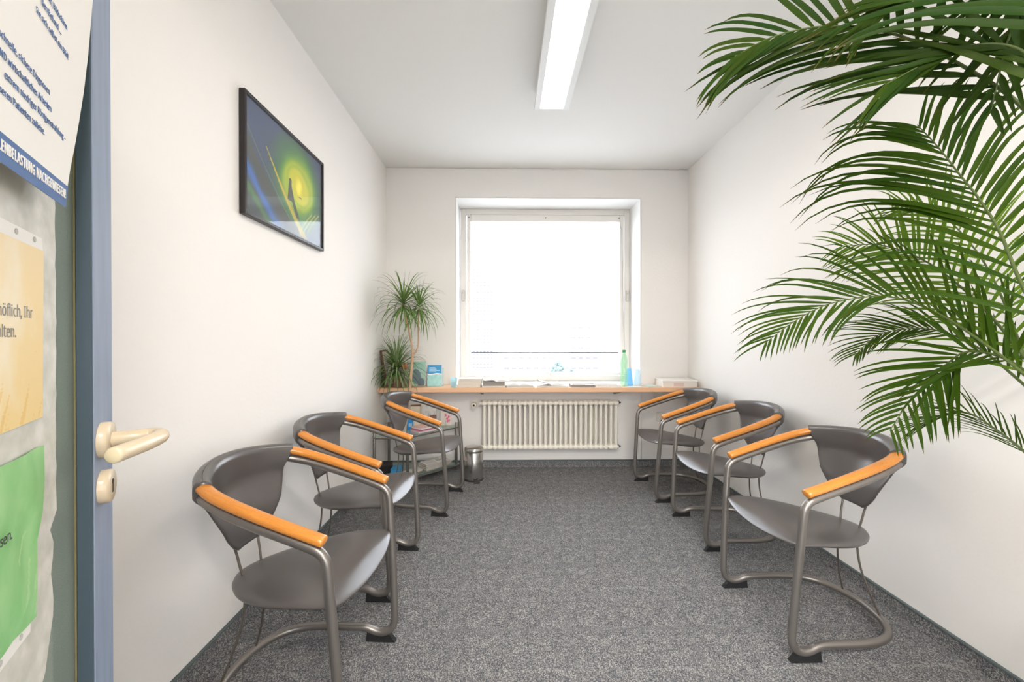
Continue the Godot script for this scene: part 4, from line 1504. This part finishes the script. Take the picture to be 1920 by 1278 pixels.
# pts: world points from the crown to the tip; face: way the frond's upper side looks
func frond(parent: Node, pts: Array, face: Vector3, count: int, len_max: float, width: float, col: Color, droop := 0.7, angle := Vector2(1.15, 0.45), bare := 0.12, single := true, lift := 0.2, sides := [1.0, 1.0], angle2 := Vector2(1.15, 0.45), bare2 := 0.12) -> void:
	var path := curve(pts, 10)
	var n := path.size()
	var st := new_st()
	st.set_color(Color.WHITE)
	sweep(st, path, 0.0055, 0.0045, 7, Vector3.ZERO, 0.0, 0.25)
	var fr := part("frond", st, M.stem, parent)
	var joined := new_st()
	var any := false
	for k in count:
		for s in 2:
			var share := (1.0 - bare2) / (1.0 - bare) if s == 1 else 1.0
			if sides[s] == 0.0 or k >= count * share:
				continue
			var b0: float = bare if s == 0 else bare2
			var t := b0 + (1.0 - b0) * pow((k + 0.5 * s * 0.8 + 0.1) / (count * share), 0.92)
			t = minf(t, 0.995)
			var f := t * (n - 1)
			var i := int(f)
			var at := path[i].lerp(path[min(i + 1, n - 1)], f - i)
			var T := (path[min(i + 1, n - 1)] - path[max(i - 1, 0)]).normalized()
			var N := (face - T * face.dot(T)).normalized()
			var S := T.cross(N).normalized() * (1.0 if s == 0 else -1.0)
			var an: Vector2 = angle if s == 0 else angle2
			var a := lerpf(an.x, an.y, t) + rng.randf_range(-0.1, 0.1)
			var d := T * cos(a) + (S + N * lift).normalized() * sin(a)
			var prof := pow(sin(PI * (0.14 + 0.80 * t)), 0.7)
			var L: float = len_max * prof * sides[s] * rng.randf_range(0.9, 1.08)
			var w := width * (0.55 + 0.45 * prof) * rng.randf_range(0.85, 1.1)
			var c := col.lerp(Color(col.r * 1.5 + 0.02, col.g * 1.3 + 0.02, col.b), rng.randf() * 0.5)
			var own := single and leaf_budget > 0
			var ls := new_st() if own else joined
			leaf(ls, at, d, N, L, w, droop * rng.randf_range(0.6, 1.5), c, 9, 0.22, -9.0, 1.71)
			if own:
				leaf_budget -= 1
				part("leaflet", ls, M.leaf, fr)
			else:
				any = true
	if any:
		part("leaflets", joined, M.leaf, fr).set_meta("kind", "stuff")

func build_palm() -> void:
	var base := Vector3(1.30, 0, -0.74)
	var o := thing("areca_palm", "tall areca palm with arching green fronds reaching in from beside the doorway", "palm", Vector3.ZERO)
	var st := new_st()
	lathe(st, [Vector2(0.002, 0.0), Vector2(0.13, 0.0), Vector2(0.135, 0.01), Vector2(0.175, 0.27), Vector2(0.185, 0.28), Vector2(0.185, 0.31), Vector2(0.172, 0.31), Vector2(0.165, 0.26), Vector2(0.002, 0.26)], base, 32)
	part("pot", st, M.pot_terracotta, o)
	st = new_st()
	lathe(st, [Vector2(0.165, 0.262), Vector2(0.1, 0.272), Vector2(0.002, 0.275)], base, 24)
	part("soil", st, M.soil, o)
	var crown := base + Vector3(0.02, 0.78, -0.02)
	for k in 4:
		var a := k * 1.7
		st = new_st()
		sweep(st, curve([base + Vector3(cos(a) * 0.06, 0.25, sin(a) * 0.06), base + Vector3(cos(a) * 0.05, 0.5, sin(a) * 0.05), crown + Vector3(cos(a) * 0.03, 0.05, sin(a) * 0.03)], 5), 0.014, 0.014, 10, Vector3.ZERO, 0.0, 0.6)
		part("cane", st, M.cane, o)
	var dark := Color(0.018, 0.042, 0.005)
	var mid := Color(0.030, 0.066, 0.007)
	var bright := Color(0.10, 0.18, 0.02)
	var palm_list := [
		{"p": [Vector3(1.230, 1.555, -0.850), Vector3(1.162, 1.716, -0.880), Vector3(1.082, 1.830, -0.920), Vector3(0.984, 1.939, -0.970), Vector3(0.892, 1.986, -1.000), Vector3(0.790, 2.001, -1.020), Vector3(0.678, 1.977, -1.030), Vector3(0.583, 1.923, -1.030)], "f": Vector3(-0.6, -0.2, 0.77), "n": 21, "l": 0.3, "w": 0.018, "c": dark, "d": 0.75, "a": Vector2(1.35, 0.3), "b": 0.28, "lift": 0.12, "sides": [1, 1.4], "a2": Vector2(0.75, 0.22), "b2": 0.25},
		{"p": [Vector3(1.306, 1.134, -0.900), Vector3(1.298, 1.324, -0.980), Vector3(1.324, 1.484, -1.050), Vector3(1.316, 1.586, -1.090), Vector3(1.293, 1.669, -1.120), Vector3(1.262, 1.762, -1.150), Vector3(1.222, 1.836, -1.170)], "f": Vector3(-0.7, 0.1, 0.7), "n": 24, "l": 0.4, "w": 0.017, "c": mid, "d": 1.7, "a": Vector2(1, 0.6), "b": 0.22, "lift": 0.1, "sides": [0.75, 1.25], "a2": Vector2(0.72, 0.5), "b2": 0.2},
		{"p": [Vector3(1.294, 1.023, -0.900), Vector3(1.299, 1.112, -0.980), Vector3(1.299, 1.202, -1.080), Vector3(1.285, 1.278, -1.170), Vector3(1.240, 1.328, -1.240), Vector3(1.182, 1.338, -1.290), Vector3(1.090, 1.316, -1.340), Vector3(1.003, 1.262, -1.370), Vector3(0.915, 1.188, -1.390)], "f": Vector3(-0.65, 0.3, 0.65), "n": 34, "l": 0.36, "w": 0.013, "c": mid, "d": 0.9, "a": Vector2(0.66, 0.34), "b": 0.2, "lift": 0.15, "sides": [1, 0.62], "a2": Vector2(1.25, 0.5), "b2": 0.58},
		{"p": [Vector3(1.122, 1.426, -0.700), Vector3(1.041, 1.711, -0.700), Vector3(1.017, 1.859, -0.740), Vector3(0.988, 1.949, -0.800), Vector3(0.920, 1.985, -0.860), Vector3(0.840, 1.960, -0.900)], "f": Vector3(-0.5, 0.3, 0.8), "n": 20, "l": 0.36, "w": 0.022, "c": dark, "d": 0.8, "a": Vector2(1.25, 0.6), "b": 0.35, "lift": 0.1, "sides": [0.5, 1], "a2": Vector2(1.2, 0.6), "b2": 0.35},
		{"p": [Vector3(1.093, 1.413, -0.720), Vector3(1.049, 1.639, -0.740), Vector3(1.030, 1.768, -0.780), Vector3(0.980, 1.812, -0.820), Vector3(0.921, 1.803, -0.860), Vector3(0.846, 1.766, -0.880)], "f": Vector3(-0.6, 0.2, 0.75), "n": 13, "l": 0.32, "w": 0.018, "c": dark, "d": 0.35, "a": Vector2(0.7, 0.35), "b": 0.35, "lift": 0.1, "sides": [1, 1], "a2": Vector2(0.6, 0.35), "b2": 0.35},
		{"p": [Vector3(1.149, 1.617, -0.700), Vector3(1.140, 1.921, -0.740), Vector3(1.125, 2.023, -0.780), Vector3(1.104, 1.975, -0.820), Vector3(1.099, 1.849, -0.860), Vector3(1.099, 1.715, -0.890)], "f": Vector3(-0.7, 0.1, 0.7), "n": 15, "l": 0.26, "w": 0.017, "c": dark, "d": 0.35, "a": Vector2(0.75, 0.4), "b": 0.35, "lift": 0.1, "sides": [1, 0.8], "a2": Vector2(0.7, 0.4), "b2": 0.35},
		{"p": [Vector3(1.323, 1.044, -0.920), Vector3(1.326, 1.120, -1.000), Vector3(1.331, 1.155, -1.060), Vector3(1.306, 1.164, -1.110), Vector3(1.294, 1.128, -1.150), Vector3(1.277, 1.071, -1.190), Vector3(1.246, 0.995, -1.220), Vector3(1.212, 0.911, -1.240)], "f": Vector3(-0.7, 0.1, 0.7), "n": 22, "l": 0.23, "w": 0.014, "c": mid, "d": 0.6, "a": Vector2(1.05, 0.55), "b": 0.3, "lift": 0.15, "sides": [1, 1], "a2": Vector2(1.15, 0.6), "b2": 0.3},
		{"p": [Vector3(1.366, 0.987, -0.950), Vector3(1.432, 1.074, -1.080), Vector3(1.464, 1.177, -1.220), Vector3(1.461, 1.229, -1.330), Vector3(1.428, 1.236, -1.400), Vector3(1.377, 1.212, -1.460), Vector3(1.324, 1.141, -1.490)], "f": Vector3(-0.6, 0.35, 0.7), "n": 30, "l": 0.24, "w": 0.01, "c": mid, "d": 0.6, "a": Vector2(0.6, 0.4), "b": 0.3, "lift": 0.15, "sides": [1, 0.6], "a2": Vector2(1.1, 0.5), "b2": 0.5},
		{"p": [Vector3(1.366, 1.000, -0.950), Vector3(1.392, 1.152, -1.050), Vector3(1.401, 1.304, -1.160), Vector3(1.383, 1.426, -1.260), Vector3(1.345, 1.490, -1.320), Vector3(1.290, 1.528, -1.370), Vector3(1.207, 1.533, -1.420)], "f": Vector3(-0.7, 0.3, 0.65), "n": 32, "l": 0.26, "w": 0.011, "c": bright, "d": 0.5, "a": Vector2(1.1, 0.6), "b": 0.3, "lift": 0.1, "sides": [1, 1], "a2": Vector2(1.1, 0.6), "b2": 0.3},
		{"p": [Vector3(1.366, 0.987, -0.950), Vector3(1.407, 1.123, -1.050), Vector3(1.522, 1.324, -1.200), Vector3(1.558, 1.493, -1.300), Vector3(1.520, 1.642, -1.380), Vector3(1.447, 1.689, -1.440)], "f": Vector3(-0.7, 0.2, 0.65), "n": 28, "l": 0.26, "w": 0.011, "c": bright, "d": 0.6, "a": Vector2(1.1, 0.6), "b": 0.3, "lift": 0.1, "sides": [1, 1], "a2": Vector2(1.1, 0.6), "b2": 0.3},
		{"p": [Vector3(1.354, 0.851, -0.950), Vector3(1.393, 0.899, -1.050), Vector3(1.433, 0.933, -1.140), Vector3(1.448, 0.969, -1.230), Vector3(1.430, 0.942, -1.300), Vector3(1.397, 0.902, -1.340)], "f": Vector3(-0.6, 0.5, 0.6), "n": 24, "l": 0.2, "w": 0.005, "c": mid, "d": 0.5, "a": Vector2(0.4, 0.25), "b": 0.3, "lift": 0.1, "sides": [1, 1], "a2": Vector2(0.4, 0.25), "b2": 0.3},
	]
	fr_list(o, crown, palm_list)
	
func fr_list(o: Node, crown: Vector3, list: Array) -> void:
	for q in list:
		var pts := [crown]
		pts.append_array(q.p)
		frond(o, pts, q.f.normalized(), q.n, q.l, q.w, q.c, q.get("d", 0.7), q.get("a", Vector2(1.15, 0.45)), q.get("b", 0.3), q.get("s", true), q.get("lift", 0.2), q.get("sides", [1.0, 1.0]), q.get("a2", q.a), q.get("b2", q.b))

func build_dracaena() -> void:
	var o := thing("dracaena", "tall dracaena with two spiky leaf heads on a forked stem in the corner", "plant", Vector3(-0.895, 0.4045, -3.40))
	var st := new_st()
	lathe(st, [Vector2(0.002, 0.0), Vector2(0.05, 0.0), Vector2(0.052, 0.006), Vector2(0.07, 0.115), Vector2(0.075, 0.12), Vector2(0.075, 0.135), Vector2(0.068, 0.135), Vector2(0.064, 0.11), Vector2(0.002, 0.11)], Vector3.ZERO, 28)
	part("pot", st, M.pot_cream, o)
	st = new_st()
	lathe(st, [Vector2(0.064, 0.112), Vector2(0.03, 0.118), Vector2(0.002, 0.119)], Vector3.ZERO, 20)
	part("soil", st, M.soil, o)
	var F := Vector3(0.112, 0.665, 0.0)
	st = new_st()
	sweep(st, curve([Vector3(0.045, 0.11, 0.0), Vector3(0.08, 0.3, 0.012), Vector3(0.1, 0.5, 0.01), F], 5), 0.0115, 0.0115, 10, Vector3.ZERO, 0.0, 0.9)
	part("stem", st, M.bark, o)
	var h1 := Vector3(0.036, 1.085, 0.0)
	var h2 := Vector3(0.161, 1.065, -0.02)
	st = new_st()
	sweep(st, curve([F, F + Vector3(-0.012, 0.1, 0), Vector3(0.06, 0.95, 0), h1], 5), 0.0085, 0.0085, 8, Vector3.ZERO, 0.0, 0.7)
	sweep(st, curve([F, F + Vector3(0.03, 0.03, 0), F + Vector3(0.045, 0.11, -0.01), h2 - Vector3(0.008, 0.12, 0), h2], 5), 0.0075, 0.0075, 8, Vector3.ZERO, 0.0, 0.7)
	part("branch", st, M.bark, o)
	var green := Color(0.11, 0.2, 0.04)
	var wall := -1.095 - o.position.x
	for q in [[h1, 78, 0.36, 1.0], [h2, 56, 0.30, 0.9]]:
		st = new_st()
		for k in q[1]:
			var a: float = k * 2.39996
			var f: float = float(k) / q[1]
			var el: float = lerpf(-0.8, 1.2, pow(f, 0.95))
			var d := Vector3(cos(a) * cos(el), sin(el), sin(a) * cos(el))
			leaf(st, q[0] + Vector3(0, 0.05 * f - 0.02, 0), d, Vector3.UP, q[2] * rng.randf_range(0.75, 1.1), 0.0165, rng.randf_range(1.7, 3.4) * (1.0 - 0.4 * f), green.lerp(Color(0.26, 0.36, 0.14), rng.randf() * 0.8), 8, 0.3, wall, 9.0)
		for k in 7:
			var a := k * 2.1 + 0.4
			leaf(st, q[0] + Vector3(0, 0.04, 0), Vector3(cos(a) * 0.25, 1, sin(a) * 0.25), Vector3.RIGHT, q[2] * 0.75 * rng.randf_range(0.7, 1.1), 0.011, 0.35, green, 6, 0.3)
		part("leaf_head", st, M.leaf, o).set_meta("kind", "stuff")
	# the shorter plant beside it
	var s := thing("dracaena", "short bushy dracaena drooping over the shelf end by the wall", "plant", Vector3(-0.955, 0.7755, -3.565))
	st = new_st()
	lathe(st, [Vector2(0.002, 0.0), Vector2(0.036, 0.0), Vector2(0.038, 0.006), Vector2(0.046, 0.08), Vector2(0.05, 0.084), Vector2(0.05, 0.096), Vector2(0.044, 0.096), Vector2(0.042, 0.08), Vector2(0.002, 0.08)], Vector3.ZERO, 24)
	part("pot", st, M.pot_terracotta, s)
	st = new_st()
	var hd := Vector3(0.0, 0.16, 0.025)
	sweep(st, curve([Vector3(0, 0.075, 0), Vector3(0.004, 0.12, 0.01), hd], 6), 0.009, 0.009, 8, Vector3.ZERO, 0.0, 0.8)
	part("stem", st, M.bark, s)
	st = new_st()
	wall = -1.095 - s.position.x
	for k in 150:
		var a: float = k * 2.39996
		var f := k / 150.0
		var el := lerpf(-0.6, 1.3, pow(f, 0.9))
		var d := Vector3(cos(a) * cos(el), sin(el), sin(a) * cos(el))
		if d.z < -0.2:
			d.z *= 0.35
		leaf(st, hd + Vector3(0, 0.06 * f - 0.03, 0), d, Vector3.UP, 0.31 * rng.randf_range(0.7, 1.12), 0.019, rng.randf_range(1.7, 3.2) * (1.0 - 0.4 * f), Color(0.12, 0.20, 0.06).lerp(Color(0.34, 0.43, 0.22), rng.randf() * 0.8), 8, 0.3, wall, 9.0)
	leaf(st, hd + Vector3(0, 0.03, 0), Vector3(-0.16, 1, 0.0), Vector3.RIGHT, 0.30, 0.013, 0.2, Color(0.07, 0.14, 0.04), 6, 0.3)
	leaf(st, hd + Vector3(0, 0.03, 0), Vector3(0.45, 1, 0.0), Vector3.RIGHT, 0.25, 0.013, 0.5, Color(0.07, 0.14, 0.04), 6, 0.3)
	part("leaf_head", st, M.leaf, s).set_meta("kind", "stuff")
	# ornament stuck in among the leaves
	var b := thing("ornament", "small round orange-brown ornament on a stick among the dracaena leaves", "ornament", Vector3(-0.882, 0.7755, -3.512))
	st = new_st()
	var prof := []
	for i in 13:
		var a := -PI / 2 + PI * i / 12.0
		prof.append(Vector2(maxf(0.0005, 0.029 * cos(a)), 0.186 + 0.027 * sin(a) - (0.004 if i == 12 else 0.0)))
	lathe(st, prof, Vector3.ZERO, 20)
	part("ball", st, mat(c8(186, 92, 60), 0.5), b)
	st = new_st()
	sweep(st, PackedVector3Array([Vector3(0, 0.012, 0), Vector3(0, 0.165, 0)]), 0.003, 0.003, 8)
	lathe(st, [Vector2(0.024, 0), Vector2(0.024, 0.008), Vector2(0.01, 0.014)], Vector3.ZERO, 16)
	part("stick", st, M.cane, b)

# ------------------------------------------------------------------ scene
func _ready() -> void:
	rng.seed = 11
	var cam := Camera3D.new()
	cam.name = "camera"
	cam.position = Vector3(0, 1.2, 0)
	cam.rotation_order = EULER_ORDER_YXZ
	cam.rotation = Vector3(-0.0048, -0.0167, 0.0)
	cam.fov = rad_to_deg(2.0 * atan(639.0 / 750.0))
	cam.near = 0.02
	cam.far = 600.0
	cam.current = true
	add_child(cam)
	var we := WorldEnvironment.new()
	we.name = "environment"
	var env := Environment.new()
	env.background_mode = Environment.BG_SKY
	var sky := Sky.new()
	var sm := ProceduralSkyMaterial.new()
	sm.sky_top_color = Color(0.92, 0.955, 1.0)
	sm.sky_horizon_color = Color(0.97, 0.98, 1.0)
	sm.ground_bottom_color = Color(0.6, 0.6, 0.6)
	sm.ground_horizon_color = Color(0.8, 0.8, 0.8)
	sm.sky_curve = 0.2
	sky.sky_material = sm
	env.sky = sky
	env.background_energy_multiplier = SKY
	env.tonemap_mode = Environment.TONE_MAPPER_LINEAR
	env.tonemap_exposure = EXPOSURE
	env.sdfgi_enabled = true
	env.ssao_enabled = true
	env.ssil_enabled = true
	we.environment = env
	add_child(we)
	make_materials()
	build_room()
	build_window()
	build_outside()
	build_lamp("long white fluorescent ceiling lamp with a glowing diffuser", Vector3(0.303, 2.7945, -1.872), 1.5, 0.0, LAMP)
	build_lamp("added unseen fill lamp on the passage ceiling behind the viewpoint", Vector3(0.35, 2.7945, 0.95), 1.2, PI / 2, PASSAGE_FILL)  # unseen lamp, added to brighten the low walls and chairs
	build_radiator()
	build_shelf()
	build_door()
	build_picture()
	build_chairs()
	build_corner_unit()
	build_bin()
	build_wall_plate()
	build_blind()
	build_shelf_things()
	build_dracaena()
	build_palm()
